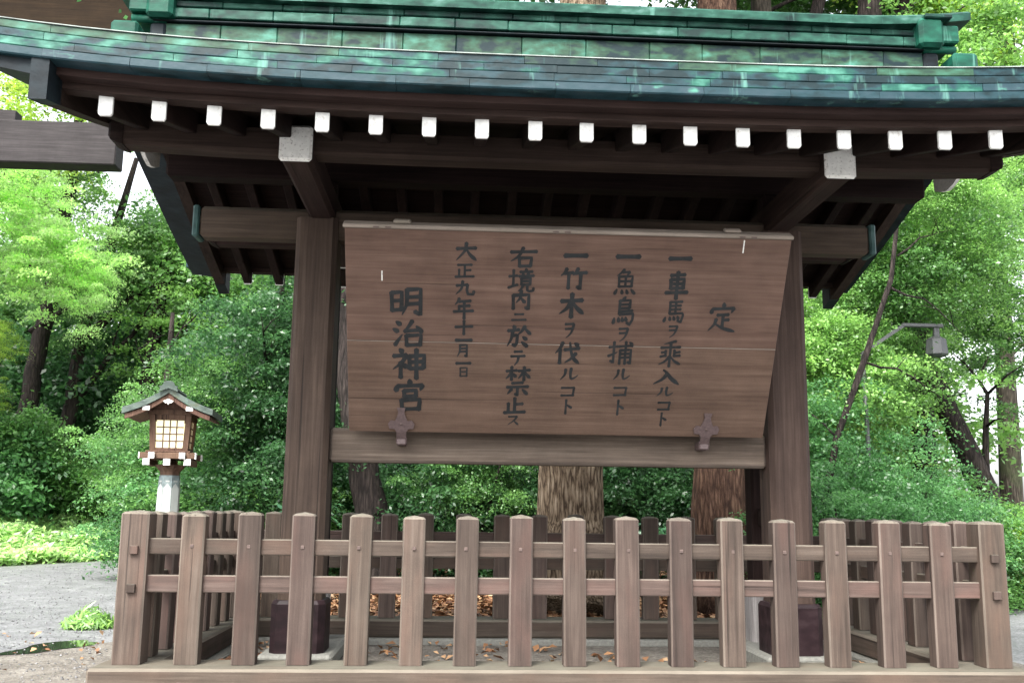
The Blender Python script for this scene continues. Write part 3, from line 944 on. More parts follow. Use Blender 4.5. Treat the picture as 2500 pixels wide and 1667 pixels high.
b = MB(); b.cbox((-2.075, 5.86, 0.02), (3.50, 6.235, 0.207), 0.016, 0, 1); s1 = b.build('sill', ['fence_x', 'worn_x'], fe)
for x in (-1.55, -0.75, 0.42, 1.66, 2.75):
    pegs(s1, x, 5.86, [0.122], 0.026, 'x', -1, 'peg', 0.004)
b = MB(); b.cbox((-2.075, 8.47, 0.06), (3.50, 8.79, 0.206), 0.016, 0, 1); b.build('sill', ['fence_x', 'worn_x'], fe)
for x in (-1.895, 3.315):
    b = MB(); b.cbox((x-0.155, 6.238, 0.05), (x+0.155, 8.467, 0.204), 0.016, 0, 1); b.build('sill', ['fence_y', 'worn_y'], fe)
for (lo, hi) in (((-2.12, 8.40, 0.0), (3.55, 8.84, 0.058)), ((-2.13, 5.80, 0.0), (3.56, 6.29, 0.018)), ((-2.12, 6.292, 0.0), (-1.66, 8.398, 0.047)), ((3.09, 6.292, 0.0), (3.55, 8.398, 0.047))):
    b = MB(); b.cbox(lo, hi, 0.01); b.build('footing_slab', 'stone', fe)

# ------------------------------------------------------------------ lantern
LX, LY = -2.80, 9.75
la = thing('garden_lantern', 'lit wooden lantern with curved copper roof on a white column by the path', 'lantern', (LX, LY, 0))
def octo(r, z, x=LX, y=LY):
    return [(x+r*math.cos(math.pi/8+k*math.pi/4), y+r*math.sin(math.pi/8+k*math.pi/4), z) for k in range(8)]
la.scale = (0.88, 0.88, 0.88)
la.location.z = 0.215
la.rotation_euler.z = 0.11
b = MB(); b.loft([octo(0.24, -0.25), octo(0.24, -0.02), octo(0.20, 0.0), octo(0.20, 0.16), octo(0.155, 0.18)]); b.build('base_stone', 'stone', la)
b = MB(); b.loft([octo(0.128, 0.17), octo(0.118, 1.27), octo(0.112, 1.36)]); cb_ = b.build('column', 'verdigris', la)
for k in range(8):
    a0, a1 = math.pi/8+k*math.pi/4, math.pi/8+(k+1)*math.pi/4
    r0, r1 = 0.1315, 0.1225
    def pt(t, r, z):
        p = Vector((math.cos(a0), math.sin(a0)))*(1-t)+Vector((math.cos(a1), math.sin(a1)))*t
        return (LX+p.x*r, LY+p.y*r, z)
    b = MB()
    o = [pt(0.04, r0, 0.2), pt(0.96, r0, 0.2), pt(0.96, r1, 1.215), pt(0.5, r1-0.0005, 1.275), pt(0.04, r1, 1.215)]
    i_ = [pt(0.04, r0-0.012, 0.2), pt(0.96, r0-0.012, 0.2), pt(0.96, r1-0.012, 1.215), pt(0.5, r1-0.012, 1.275), pt(0.04, r1-0.012, 1.215)]
    b.loft([o, i_]); pn = b.build('column_panel', 'column_white', cb_)
    b = MB(); b.loft([[pt(0.28, r1+0.001, 1.285), pt(0.72, r1+0.001, 1.285), pt(0.72, r1+0.001, 1.303), pt(0.28, r1+0.001, 1.303)], [pt(0.28, r1-0.012, 1.285), pt(0.72, r1-0.012, 1.285), pt(0.72, r1-0.012, 1.303), pt(0.28, r1-0.012, 1.303)]])
    b.build('band_mark', 'column_white', cb_)
b = MB(); b.loft([octo(0.105, 1.36), octo(0.11, 1.40), octo(0.15, 1.445), octo(0.165, 1.475)]); b.build('neck', 'lantern_wood', la)
# bracket tier with white square ends
def lbox(name, lo, hi, mat, par, c=0.006):
    b = MB(); b.cbox((LX+lo[0], LY+lo[1], lo[2]), (LX+hi[0], LY+hi[1], hi[2]), c); return b.build(name, mat, par)
for dx in (-0.215, 0.0, 0.215):
    a = lbox('bracket_beam', (dx-0.034, -0.25, 1.465), (dx+0.034, 0.25, 1.530), 'lantern_wood', la)
    lbox('painted_beam_end', (dx-0.036, -0.262, 1.463), (dx+0.036, -0.249, 1.532), 'white', a, 0.002)
for dy in (-0.215, 0.215):
    a = lbox('bracket_beam', (-0.29, dy-0.034, 1.534), (0.29, dy+0.034, 1.60), 'lantern_wood', la)
    for s in (-1, 1):
        lbox('painted_beam_end', (min(s*0.289, s*0.302), dy-0.036, 1.532), (max(s*0.289, s*0.302), dy+0.036, 1.602), 'white', a, 0.002)
for dx in (-0.16, 0.16):
    a = lbox('bracket_beam', (dx-0.03, -0.275, 1.536), (dx+0.03, 0.275, 1.598), 'lantern_wood', la)
    lbox('painted_beam_end', (dx-0.032, -0.288, 1.534), (dx+0.032, -0.274, 1.600), 'white', a, 0.002)
lbox('floor_board', (-0.235, -0.235, 1.603), (0.235, 0.235, 1.622), 'lantern_wood', la, 0.004)
# body: tapered posts, frames, paper panes and lattice
bt, bb_, z0, z1 = 0.222, 0.200, 1.622, 2.015
for sx in (-1, 1):
    for sy in (-1, 1):
        b = MB()
        rings = []
        for r, z in ((bb_, z0), (bt, z1)):
            x0, x1 = sorted((LX+sx*r, LX+sx*(r-0.058)))
            y0, y1 = sorted((LY+sy*r, LY+sy*(r-0.058)))
            rings.append([(x0, y0, z), (x1, y0, z), (x1, y1, z), (x0, y1, z)])
        b.loft(rings); b.build('corner_stile', 'lantern_wood', la)
for face in range(4):
    ca, sa = math.cos(face*math.pi/2), math.sin(face*math.pi/2)
    def fx(a, out, z):      # a along the face, out outward
        x, y = a, -out
        return (LX+x*ca-y*sa, LY+x*sa+y*ca, z)
    def rad(z):
        return bb_+(bt-bb_)*(z-z0)/(z1-z0)
    def slab(name, a0, a1, za, zb, o_out, th, mat, par):
        b = MB()
        ring = []
        for dd in (0, th):
            ring.append([fx(a0, rad(za)-o_out-dd, za), fx(a1, rad(za)-o_out-dd, za), fx(a1, rad(zb)-o_out-dd, zb), fx(a0, rad(zb)-o_out-dd, zb)])
        b.loft(ring); return b.build(name, mat, par)
    slab('frame_rail', -0.142, 0.142, z0, 1.655, 0.004, 0.05, 'lantern_wood', la)
    slab('frame_rail', -0.155, 0.155, 1.955, z1, 0.004, 0.05, 'lantern_wood', la)
    pane = slab('paper_pane', -0.144, 0.144, 1.655, 1.955, 0.026, 0.006, 'paper', la)
    for k in (1, 2, 3):
        a = -0.14+0.28*k/4
        slab('lattice_bar', a-0.006, a+0.006, 1.655, 1.955, 0.017, 0.008, 'lantern_wood', pane)
        zz = 1.655+0.30*k/4
        slab('lattice_bar', -0.143, 0.143, zz-0.006, zz+0.006, 0.016, 0.0085, 'lantern_wood', pane)
lbox('gable_panel', (-0.24, -0.225, 2.016), (0.24, 0.225, 2.075), 'lantern_wood', la)
b = MB(); b.prism([(LX-0.23, 2.076), (LX+0.23, 2.076), (LX, 2.165)], 'y', LY-0.21, LY+0.21); b.build('gable_fill', 'lantern_wood', la)
for dx in (-0.225, 0.225):
    a = lbox('eave_beam', (dx-0.032, -0.40, 2.043), (dx+0.032, 0.40, 2.088), 'lantern_wood', la)
    lbox('painted_beam_end', (dx-0.038, -0.414, 2.041), (dx+0.038, -0.399, 2.090), 'white', a, 0.003)
def lrz(u):      # concave gable roof: u = 0 at ridge .. 1 at eave
    return 2.235 - 0.335*u + 0.10*u*u
HW = 0.47
for s in (-1, 1):
    b = MB()
    rings = []
    for i in range(9):
        u = i/8
        x = LX+s*u*HW
        z = lrz(u)
        rings.append([(x, LY-0.43, z), (x, LY+0.43, z), (x, LY+0.43, z+0.068), (x, LY-0.43, z+0.068)])
    b.loft(rings); rf = b.build('roof_slope', 'lantern_roof', la)
    b = MB()
    rings = []
    for i in range(9):
        u = i/8
        x = LX+s*u*(HW-0.03)
        z = lrz(u)-0.003
        rings.append([(x, LY-0.41, z-0.052), (x, LY-0.37, z-0.052), (x, LY-0.37, z), (x, LY-0.41, z)])
    b.loft(rings); b.build('bargeboard', 'lantern_wood', rf)
    b = MB()
    rings = []
    for i in range(9):
        u = i/8
        x = LX+s*u*(HW-0.03)
        z = lrz(u)-0.003
        rings.append([(x, LY-0.365, z-0.03), (x, LY+0.40, z-0.03), (x, LY+0.40, z), (x, LY-0.365, z)])
    b.loft(rings); b.build('roof_lining', 'lantern_wood', rf)
b = MB(); b.prism([(LX-0.06, 2.285), (LX+0.06, 2.285), (LX+0.045, 2.315), (LX, 2.33), (LX-0.045, 2.315)], 'y', LY-0.44, LY+0.44); rg = b.build('roof_ridge', 'lantern_roof', la)
b = MB(); b.prism([(LX+a, z-0.055) for a, z in ((-0.10, 2.30), (-0.085, 2.335), (-0.10, 2.355), (-0.065, 2.365), (-0.05, 2.40), (-0.02, 2.415), (0.02, 2.415), (0.05, 2.40), (0.065, 2.365), (0.10, 2.355), (0.085, 2.335), (0.10, 2.30), (0, 2.335))], 'y', LY-0.465, LY-0.442)
b.build('ridge_ornament', 'lantern_roof', rg)
b = MB(); b.prism([(LX+a, z-0.045) for a, z in ((-0.055, 2.19), (-0.03, 2.165), (-0.015, 2.172), (0, 2.15), (0.015, 2.172), (0.03, 2.165), (0.055, 2.19), (0, 2.215))], 'y', LY-0.425, LY-0.412); b.build('gable_pendant', 'white_old', la)

# ------------------------------------------------------------------ torii
to = thing('torii_gate', 'tall dark wooden torii gate whose beams enter at the left edge', 'gate', (-15.8, 18.0, 0))
for px in (-10.5, -21.1):
    b = MB(); b.tube([(px, 18.0, z) for z in (0, 2.5, 5, 7.5, 10.25)], [0.68, 0.65, 0.62, 0.59, 0.56], 24); b.build('pillar', 'torii_wood', to, True)
    for s in (-1, 1):
        x0, x1 = sorted((px+s*0.5, px+s*2.02))
        b = MB(); b.loft([[(px+s*0.5, 17.86, 8.235), (px+s*0.5, 18.14, 8.235), (px+s*0.5, 18.14, 8.50), (px+s*0.5, 17.86, 8.50)], [(px+s*2.02, 17.86, 8.235), (px+s*2.02, 18.14, 8.235), (px+s*2.02, 18.14, 8.44), (px+s*2.02, 17.86, 8.44)]])
        b.build('wedge', 'torii_wood', to)
b = MB(); b.cbox((-25.1, 17.78, 7.40), (-6.54, 18.22, 8.225), 0.02); b.build('tie_beam', 'torii_wood', to)
b = MB(); b.cbox((-26.6, 17.55, 9.95), (-5.3, 18.45, 10.85), 0.03); b.build('lintel', 'torii_cap', to)
b = MB(); b.cbox((-27.0, 17.40, 10.853), (-5.0, 18.60, 11.55), 0.03); b.build('top_lintel', 'torii_cap', to)

# ------------------------------------------------------------------ street lamp among the trees on the right
sl = thing('street_lamp', 'grey street lamp arm half hidden in the green leaves on the right', 'street lamp', (5.15, 11.9, 0))
def lp_(x, y, z):
    k = 11.9/13.2
    return (x*k, y*k, 1.12+(z-1.12)*k)
b = MB(); b.tube([(5.15, 11.9, 0), (5.12, 11.9, 1.6), lp_(5.66, 13.2, 3.36)], [0.035, 0.03, 0.025], 12); b.build('pole', 'lamp_metal', sl, True)
b = MB()
b.cbox(lp_(6.25, 13.16, 3.745), lp_(6.84, 13.24, 3.80), 0.01)
b.loft([[lp_(5.64, 13.17, 3.32), lp_(5.64, 13.23, 3.32), lp_(5.64, 13.23, 3.37), lp_(5.64, 13.17, 3.37)], [lp_(6.27, 13.17, 3.742), lp_(6.27, 13.23, 3.742), lp_(6.27, 13.23, 3.798), lp_(6.27, 13.17, 3.798)]])
b.build('arm', 'lamp_metal', sl)
b = MB(); b.cbox(lp_(6.70, 13.17, 3.58), lp_(6.78, 13.23, 3.745), 0.006); b.build('hanger', 'lamp_metal', sl)
b = MB(); b.loft([[lp_(6.73+r*math.cos(a*math.pi/4), 13.2+r*math.sin(a*math.pi/4), z) for a in range(8)] for r, z in ((0.06, 3.62), (0.14, 3.57), (0.16, 3.36), (0.12, 3.33))]); b.build('lamp_head', 'lamp_metal', sl)

# ------------------------------------------------------------------ foliage
def leaf_mesh(name, pos, nrm, size, aspect, tint, fold=0.18, mat='leaf'):
    n = len(pos)
    t = rng.normal(size=(n, 3))
    t -= nrm*(t*nrm).sum(1)[:, None]
    t /= np.linalg.norm(t, axis=1)[:, None]+1e-9
    s = np.cross(nrm, t)
    L = (size*0.5)[:, None]
    W = L*aspect
    v = np.empty((n, 4, 3))
    v[:, 0] = pos-t*L
    v[:, 1] = pos+s*W+nrm*W*fold-t*L*0.15
    v[:, 2] = pos+t*L
    v[:, 3] = pos-s*W+nrm*W*fold-t*L*0.15
    me = bpy.data.meshes.new(name)
    me.vertices.add(n*4)
    me.vertices.foreach_set('co', v.ravel().astype(np.float32))
    me.loops.add(n*4)
    me.loops.foreach_set('vertex_index', np.arange(n*4, dtype=np.int32))
    me.polygons.add(n)
    me.polygons.foreach_set('loop_start', np.arange(0, n*4, 4, dtype=np.int32))
    me.polygons.foreach_set('loop_total', np.full(n, 4, dtype=np.int32))
    a = me.attributes.new('tint', 'FLOAT', 'POINT')
    a.data.foreach_set('value', np.repeat(tint, 4).astype(np.float32))
    me.update(calc_edges=True)
    me.materials.append(M[mat])
    return me

def unit(v):
    return v/(np.linalg.norm(v, axis=-1, keepdims=True)+1e-9)

def crown_mesh(name, R, ncl, per, cr, leaf, shell=0.45, flat=0.38, up_bias=1.1, aspect=0.55, droop=0.35, floor=None, crop=None):
    d = unit(rng.normal(size=(ncl, 3)))
    r = rng.random(ncl)**shell
    c = d*r[:, None]*np.array(R)
    c *= (1+0.22*np.sin(d[:, :1]*5+d[:, 1:2]*4+1.3))
    if floor is not None:
        c[:, 2] = np.abs(c[:, 2]+floor)-floor
    crs = cr*(0.6+0.8*rng.random(ncl))
    k = np.repeat(np.arange(ncl), per)
    n = len(k)
    g = rng.normal(size=(n, 3))*0.5
    rad = np.linalg.norm(g[:, :2], axis=1)
    off = g*np.stack([crs[k], crs[k], crs[k]*flat], 1)
    off[:, 2] -= droop*crs[k]*rad**2
    # small sprays: pull leaves towards twig lines
    tw = np.round((np.arctan2(g[:, 1], g[:, 0]))/0.5)*0.5
    pl = 0.55
    off[:, 0] = off[:, 0]*(1-pl)+pl*np.cos(tw)*rad*crs[k]
    off[:, 1] = off[:, 1]*(1-pl)+pl*np.sin(tw)*rad*crs[k]
    pos = c[k]+off
    nrm = unit(rng.normal(size=(n, 3))*0.75+np.array([0, 0, up_bias])+unit(off+1e-6)*0.3)
    ct = rng.random(ncl)
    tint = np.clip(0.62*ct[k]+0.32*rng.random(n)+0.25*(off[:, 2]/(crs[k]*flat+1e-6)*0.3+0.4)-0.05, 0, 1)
    size = leaf*(0.65+0.7*rng.random(n))
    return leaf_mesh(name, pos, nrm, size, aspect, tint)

CM = {}
CM['broad0'] = crown_mesh('broad_crown_leaves_a', (3.2, 3.2, 2.7), 150, 190, 0.85, 0.17)
CM['broad1'] = crown_mesh('broad_crown_leaves_b', (3.4, 3.0, 3.2), 170, 180, 0.80, 0.16)
CM['broad2'] = crown_mesh('broad_crown_leaves_c', (3.0, 3.3, 2.3), 140, 200, 0.9, 0.18)
CM['airy0'] = crown_mesh('airy_crown_leaves_a', (2.0, 2.0, 2.2), 120, 130, 0.60, 0.10, shell=0.6, flat=0.22, aspect=0.6)
CM['airy1'] = crown_mesh('airy_crown_leaves_b', (2.3, 1.9, 1.9), 130, 130, 0.55, 0.10, shell=0.6, flat=0.22, aspect=0.6)
CM['shrub0'] = crown_mesh('shrub_leaves_a', (1.25, 1.2, 1.15), 90, 120, 0.36, 0.115, shell=0.4, flat=0.5)
CM['shrub1'] = crown_mesh('shrub_leaves_b', (1.4, 1.2, 0.95), 90, 120, 0.38, 0.10, shell=0.4, flat=0.45)
CM['shrub2'] = crown_mesh('shrub_leaves_c', (1.1, 1.1, 1.3), 80, 110, 0.36, 0.16, shell=0.4, flat=0.4, aspect=0.38, up_bias=0.8)

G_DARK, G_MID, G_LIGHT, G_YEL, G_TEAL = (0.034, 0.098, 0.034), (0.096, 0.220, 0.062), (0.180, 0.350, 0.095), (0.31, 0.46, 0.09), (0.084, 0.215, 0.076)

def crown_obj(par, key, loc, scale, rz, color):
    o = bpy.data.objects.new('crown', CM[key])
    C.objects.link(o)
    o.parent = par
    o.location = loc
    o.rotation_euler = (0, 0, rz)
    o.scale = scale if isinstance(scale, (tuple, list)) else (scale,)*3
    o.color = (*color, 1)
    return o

seed_n = [100]
def tree(name, label, cat, base, path, radii, barkm, crowns, group=None, limbs=(), nseg=14):
    """base (x,y); path: list of (dx,dy,z); crowns: (key, (dx,dy,z), scale, color); limbs: ((start z idx), end, r)"""
    t = thing(name, label, cat, (base[0], base[1], 0), group)
    seed_n[0] += 1
    rr = random.Random(seed_n[0])
    b = MB()
    P = [Vector((base[0]+p[0], base[1]+p[1], p[2])) for p in path]
    # resample
    pts, rs = [], []
    for i in range(len(P)-1):
        n = 4
        for k in range(n):
            f = k/n
            pts.append(P[i].lerp(P[i+1], f) + Vector((rr.uniform(-1, 1), rr.uniform(-1, 1), 0))*radii[i]*0.10)
            rs.append(radii[i]*(1-f)+radii[i+1]*f)
    pts.append(P[-1]); rs.append(radii[-1])
    b.tube(pts, rs, nseg, 0.10, seed_n[0])
    for st, en, r in limbs:
        a = Vector((base[0]+st[0], base[1]+st[1], st[2])); e = Vector((base[0]+en[0], base[1]+en[1], en[2]))
        lp = []
        for k in range(6):
            f = k/5
            q = a.lerp(e, f)
            q.z += math.sin(f*math.pi)*0.12*(e-a).length*rr.uniform(0.3, 1.0)
            q.x += rr.uniform(-0.05, 0.05)*(e-a).length*f
            q.y += rr.uniform(-0.05, 0.05)*(e-a).length*f
            lp.append(q)
        b.tube(lp, [r*(1-0.8*k/5) for k in range(6)], 8, 0.08, rr.randint(0, 999))
        for k in range(3):     # twigs
            s0 = lp[2+k]
            e2 = s0+Vector((rr.uniform(-1, 1), rr.uniform(-1, 1), rr.uniform(0.1, 0.9)))*(e-a).length*0.35
            b.tube([s0, s0.lerp(e2, 0.5)+Vector((0, 0, 0.04)), e2], [r*0.4, r*0.25, r*0.08], 6)
    b.build('trunk', barkm, t, True)
    for key, off, sc, colr in crowns:
        crown_obj(t, key, off, sc, rr.uniform(0, 6.28), colr)
    return t

def auto_limbs(n, z0, z1, rad, r, seed):
    rr = random.Random(seed)
    out = []
    for k in range(n):
        a = k*2.4+rr.uniform(-0.4, 0.4)
        zs = z0+(z1-z0)*k/max(1, n-1)
        out.append(((0, 0, zs), (math.cos(a)*rad, math.sin(a)*rad, zs+rad*rr.uniform(0.25, 0.9)), r*rr.uniform(0.7, 1.1)))
    return out

# near big trunks behind the shelter
tree('camphor_tree', 'pale brown furrowed tree trunk right behind the middle of the fence', 'tree', (1.32, 10.95),
     [(0, 0, 0), (0.0, 0, 1.0), (0.02, 0.0, 3), (0.05, 0.1, 6), (0.1, 0.3, 9), (0.2, 0.4, 12)], [0.60, 0.365, 0.345, 0.31, 0.25, 0.12], 'bark_pale',
     [('broad0', (-0.3, 1.2, 11.3), 0.9, G_DARK), ('broad1', (-2.6, 2.2, 10.2), 0.7, G_DARK)], None, auto_limbs(5, 7.5, 10, 3, 0.10, 3), 56)
tree('camphor_tree', 'dark red-brown rough tree trunk behind the fence beside the right post', 'tree', (3.13, 11.3),
     [(0, 0, 0), (-0.02, 0, 1.2), (0.0, 0.1, 3.5), (0.1, 0.3, 6), (0.25, 0.6, 9), (0.3, 0.7, 12.5)], [0.58, 0.355, 0.325, 0.28, 0.22, 0.10], 'bark_red',
     [('broad2', (-0.6, 1.8, 12.2), 0.8, G_DARK)], None, auto_limbs(4, 8.8, 11, 2.4, 0.09, 5), 56)
tree('oak_tree', 'blackish leaning tree trunk seen between left post and fence top', 'tree', (-1.0, 13.2),
     [(0, 0, 0), (-0.1, 0, 0.8), (-0.35, 0, 2.2), (-0.7, 0.2, 4.2), (-0.8, 0.5, 7), (-0.8, 0.6, 9.5)], [0.30, 0.22, 0.20, 0.18, 0.14, 0.07], 'bark_dark',
     [('broad1', (-1.0, 1.0, 9.8), 0.75, G_DARK)], None, auto_limbs(4, 5.5, 8, 2.2, 0.07, 8))
CM['dense0'] = crown_mesh('dense_evergreen_leaves_a', (1.5, 1.5, 1.6), 170, 190, 0.42, 0.075, shell=0.42, flat=0.35, aspect=0.5)
CM['dense1'] = crown_mesh('dense_evergreen_leaves_b', (1.7, 1.4, 1.4), 170, 190, 0.40, 0.070, shell=0.42, flat=0.30, aspect=0.55)
CM['spray0'] = crown_mesh('spray_leaves_a', (1.6, 1.6, 1.5), 150, 190, 0.45, 0.052, shell=0.55, flat=0.20, aspect=0.6, droop=0.5)
CM['spray1'] = crown_mesh('spray_leaves_b', (1.8, 1.5, 1.3), 150, 190, 0.42, 0.052, shell=0.55, flat=0.20, aspect=0.6, droop=0.5)

def shrub(name, label, base, crowns, group=None, cat='shrub', stems=5, barkm='bark_dark'):
    t = thing(name, label, cat, (base[0], base[1], 0), group)
    seed_n[0] += 1
    rr = random.Random(seed_n[0])
    b = MB()
    for k in range(stems):
        key, off, sc, colr = crowns[k % len(crowns)]
        s = sc if not isinstance(sc, (tuple, list)) else sc[0]
        x0, y0 = off[0]*0.5+rr.uniform(-0.12, 0.12), off[1]*0.5+rr.uniform(-0.12, 0.12)
        e = Vector((off[0]+rr.uniform(-0.6, 0.6)*s, off[1]+rr.uniform(-0.6, 0.6)*s, off[2]+rr.uniform(0.2, 0.9)*s))
        a = Vector((x0, y0, 0))
        mid = a.lerp(e, 0.5)+Vector((rr.uniform(-0.1, 0.1), rr.uniform(-0.1, 0.1), 0.1))
        o = Vector((base[0], base[1], 0))
        b.tube([a+o, mid+o, e+o], [0.035, 0.024, 0.008], 7)
    b.build('stem', barkm, t, True)
    for key, off, sc, colr in crowns:
        crown_obj(t, key, off, sc, rr.uniform(0, 6.28), colr)
    return t

# --- right side: small-leaved trees and bushes
tree('maple_tree', 'slender small-leaved tree with dark slanting stem right of the shelter', 'tree', (4.05, 11.1),
     [(0, 0, 0), (0.12, 0, 1.0), (0.35, 0, 2.0), (0.72, 0, 2.9), (1.1, 0, 3.9), (1.35, 0.1, 5.2), (1.4, 0.2, 6.2)], [0.05, 0.045, 0.04, 0.036, 0.03, 0.02, 0.01], 'bark_dark',
     [('spray0', (0.45, 1.0, 1.95), 0.85, G_TEAL), ('spray1', (1.2, 1.6, 3.1), 0.9, G_LIGHT), ('spray0', (1.9, 1.5, 4.7), 0.9, G_MID), ('spray1', (0.4, 1.8, 3.7), 0.8, G_LIGHT), ('spray1', (2.1, 0.3, 5.4), 0.6, G_LIGHT)], None,
     [((0.72, 0, 2.9), (1.75, 0.1, 2.45), 0.018), ((1.1, 0, 3.8), (2.1, 0.1, 3.2), 0.016), ((1.2, 0, 4.2), (2.0, 0.2, 4.6), 0.014), ((0.35, 0, 2.0), (-0.3, 0.3, 2.6), 0.014)])
tree('leaning_tree', 'thick dark tree leaning left behind the bushes at the right edge', 'tree', (7.55, 13.4),
     [(0, 0, 0), (-0.12, 0, 1.45), (-0.6, 0, 2.55), (-1.05, 0, 3.5), (-1.35, 0.1, 5.5), (-1.3, 0.3, 8.6), (-1.2, 0.4, 11)], [0.24, 0.18, 0.15, 0.14, 0.15, 0.19, 0.10], 'bark_dark',
     [('airy0', (-1.7, 1.2, 5.0), 0.8, G_LIGHT), ('airy1', (-0.2, 1.0, 8.0), 0.8, G_LIGHT), ('broad0', (-1.0, 2.4, 11.4), 0.7, G_MID), ('spray0', (-2.6, 1.4, 3.0), 0.9, G_YEL), ('spray0', (-0.9, -0.9, 4.6), 0.75, G_LIGHT), ('spray1', (-0.2, 0.4, 5.6), 0.8, G_MID)], None,
     [((-0.12, 0, 1.45), (0.05, 0.1, 3.4), 0.06), ((-1.05, 0, 3.5), (0.3, 0.3, 5.2), 0.06), ((-1.3, 0.2, 7.5), (0.3, 0.4, 9.0), 0.07)])
tree('slim_tree', 'slim straight tree trunk rising above the ridge next to the red-brown trunk', 'tree', (4.45, 13.6),
     [(0, 0, 0), (0.0, 0, 3), (0.0, 0, 6), (0.05, 0, 9), (0.05, 0, 12)], [0.22, 0.19, 0.17, 0.155, 0.08], 'bark_moss',
     [('broad2', (-0.3, 1.6, 12.2), 0.75, G_DARK), ('airy0', (0.4, 1.6, 5.0), 0.7, G_LIGHT), ('spray1', (0.5, -0.2, 6.0), 0.8, G_LIGHT)], None, auto_limbs(3, 8.8, 10.5, 2.0, 0.07, 21))
tree('forked_tree', 'tilted tree trunk above the roof ridge left of the mossy one', 'tree', (4.75, 13.9),
     [(0, 0, 0), (0.2, 0, 3), (0.35, 0, 6), (0.62, 0, 8.4), (1.0, 0, 10)], [0.17, 0.14, 0.12, 0.12, 0.08], 'bark_dark',
     [('airy1', (0.9, 1.2, 10.6), 1.0, G_MID)], None, auto_limbs(3, 8.9, 9.8, 1.8, 0.05, 22))
tree('dark_tree', 'dark purple-black tree trunk above the right end of the ridge', 'tree', (6.95, 14.2),
     [(0, 0, 0), (0.0, 0, 4), (0.05, 0, 7), (0.12, 0, 9.3), (0.2, 0, 11)], [0.18, 0.16, 0.15, 0.14, 0.08], 'bark_dark',
     [('airy0', (1.2, 0.6, 9.4), 0.8, G_YEL), ('airy1', (-0.2, 0.8, 11.3), 1.0, G_MID)], None, auto_limbs(3, 8.2, 10, 1.8, 0.05, 23))
tree('overhanging_tree', 'leafy tree overhanging at the top right corner of the view', 'tree', (9.4, 14.6),
     [(0, 0, 0), (0.0, 0, 4), (-0.2, 0, 7), (-0.5, 0, 9.3), (-0.6, 0, 11)], [0.24, 0.2, 0.18, 0.14, 0.08], 'bark_moss',
     [('airy1', (-1.0, 0.0, 8.2), 0.75, G_LIGHT), ('airy0', (-1.3, -0.4, 6.1), 0.7, G_LIGHT), ('spray0', (-1.0, 0.3, 7.2), 0.8, G_YEL), ('airy0', (-1.0, -0.3, 4.0), 0.55, G_MID)], None, auto_limbs(4, 5.2, 8.4, 1.7, 0.05, 24))
rb = 'bushes right of the shelter'
for bx, by, cz, lab in (
    (4.15, 10.6, [('dense0', (0, 0, 0.75), (0.6, 0.6, 0.55), G_TEAL)], 'low dark bush just behind the right end of the fence'),
    (5.1, 11.6, [('dense1', (0, 0, 0.80), 0.62, G_TEAL), ('spray0', (0.1, -0.3, 1.15), 0.6, G_TEAL)], 'full bluish green bush below the slanting stem'),
    (6.4, 12.3, [('dense0', (0, 0, 0.65), (0.8, 0.7, 0.55), G_MID), ('spray1', (-0.3, -0.2, 0.95), 0.6, G_TEAL)], 'bright green bush in front of the leaning tree'),
    (7.6, 12.6, [('dense1', (0, 0, 0.72), (0.7, 0.7, 0.5), G_LIGHT), ('spray0', (-0.2, -0.4, 0.65), 0.45, G_YEL)], 'light green bush at the right edge beside the road')):
    shrub('bush', lab, (bx, by), cz, rb)

# --- left side: forest edge beyond the path
tree('mossy_tree', 'tall leaning mossy trunk at the far left forest edge', 'tree', (-10.3, 23.6),
     [(0, 0, 0), (0.05, 0, 2.1), (0.15, 0, 4.2), (0.35, 0, 6.0), (0.5, 0.2, 9), (0.6, 0.3, 12)], [0.34, 0.24, 0.20, 0.18, 0.15, 0.08], 'bark_dark',  # dark bark on both mossy trunks: forest gloom put into the colour
     [('airy1', (-0.6, 0.5, 9.6), 0.9, G_LIGHT), ('airy0', (0.6, 0.8, 6.6), 0.7, G_MID)], 'forest trunks beyond the path', auto_limbs(4, 5.2, 8.5, 2.2, 0.10, 31))
tree('mossy_tree', 'crooked trunk leaning right, second from the left in the forest', 'tree', (-9.7, 24.3),
     [(0, 0, 0), (0.05, 0, 2.1), (0.22, 0, 3.6), (0.3, 0, 5.2), (0.75, 0.2, 7.6), (1.2, 0.3, 10)], [0.30, 0.20, 0.165, 0.15, 0.12, 0.06], 'bark_dark',
     [('airy0', (1.6, 0.8, 7.6), 0.7, G_LIGHT)], 'forest trunks beyond the path', [((0.3, 0, 5.0), (2.6, 0.2, 7.0), 0.12), ((0.22, 0, 3.4), (2.2, 0.4, 6.2), 0.10)])
tree('forest_tree', 'thin dark trunk in the forest gloom left of the lantern', 'tree', (-8.0, 24.5),
     [(0, 0, 0), (0.1, 0, 3), (0.4, 0, 6), (0.8, 0, 9)], [0.22, 0.18, 0.15, 0.08], 'bark_dark',
     [('broad2', (1.0, 1.5, 7.4), 0.8, G_MID)], 'forest trunks beyond the path', [((0.2, 0, 3.6), (2.8, 0.2, 6.6), 0.11), ((0.3, 0, 4.6), (2.2, -0.4, 5.6), 0.08)])
BR = (0.47, 0.70, 0.28)  # leaf colour lifted beyond natural green to paint blown-out light
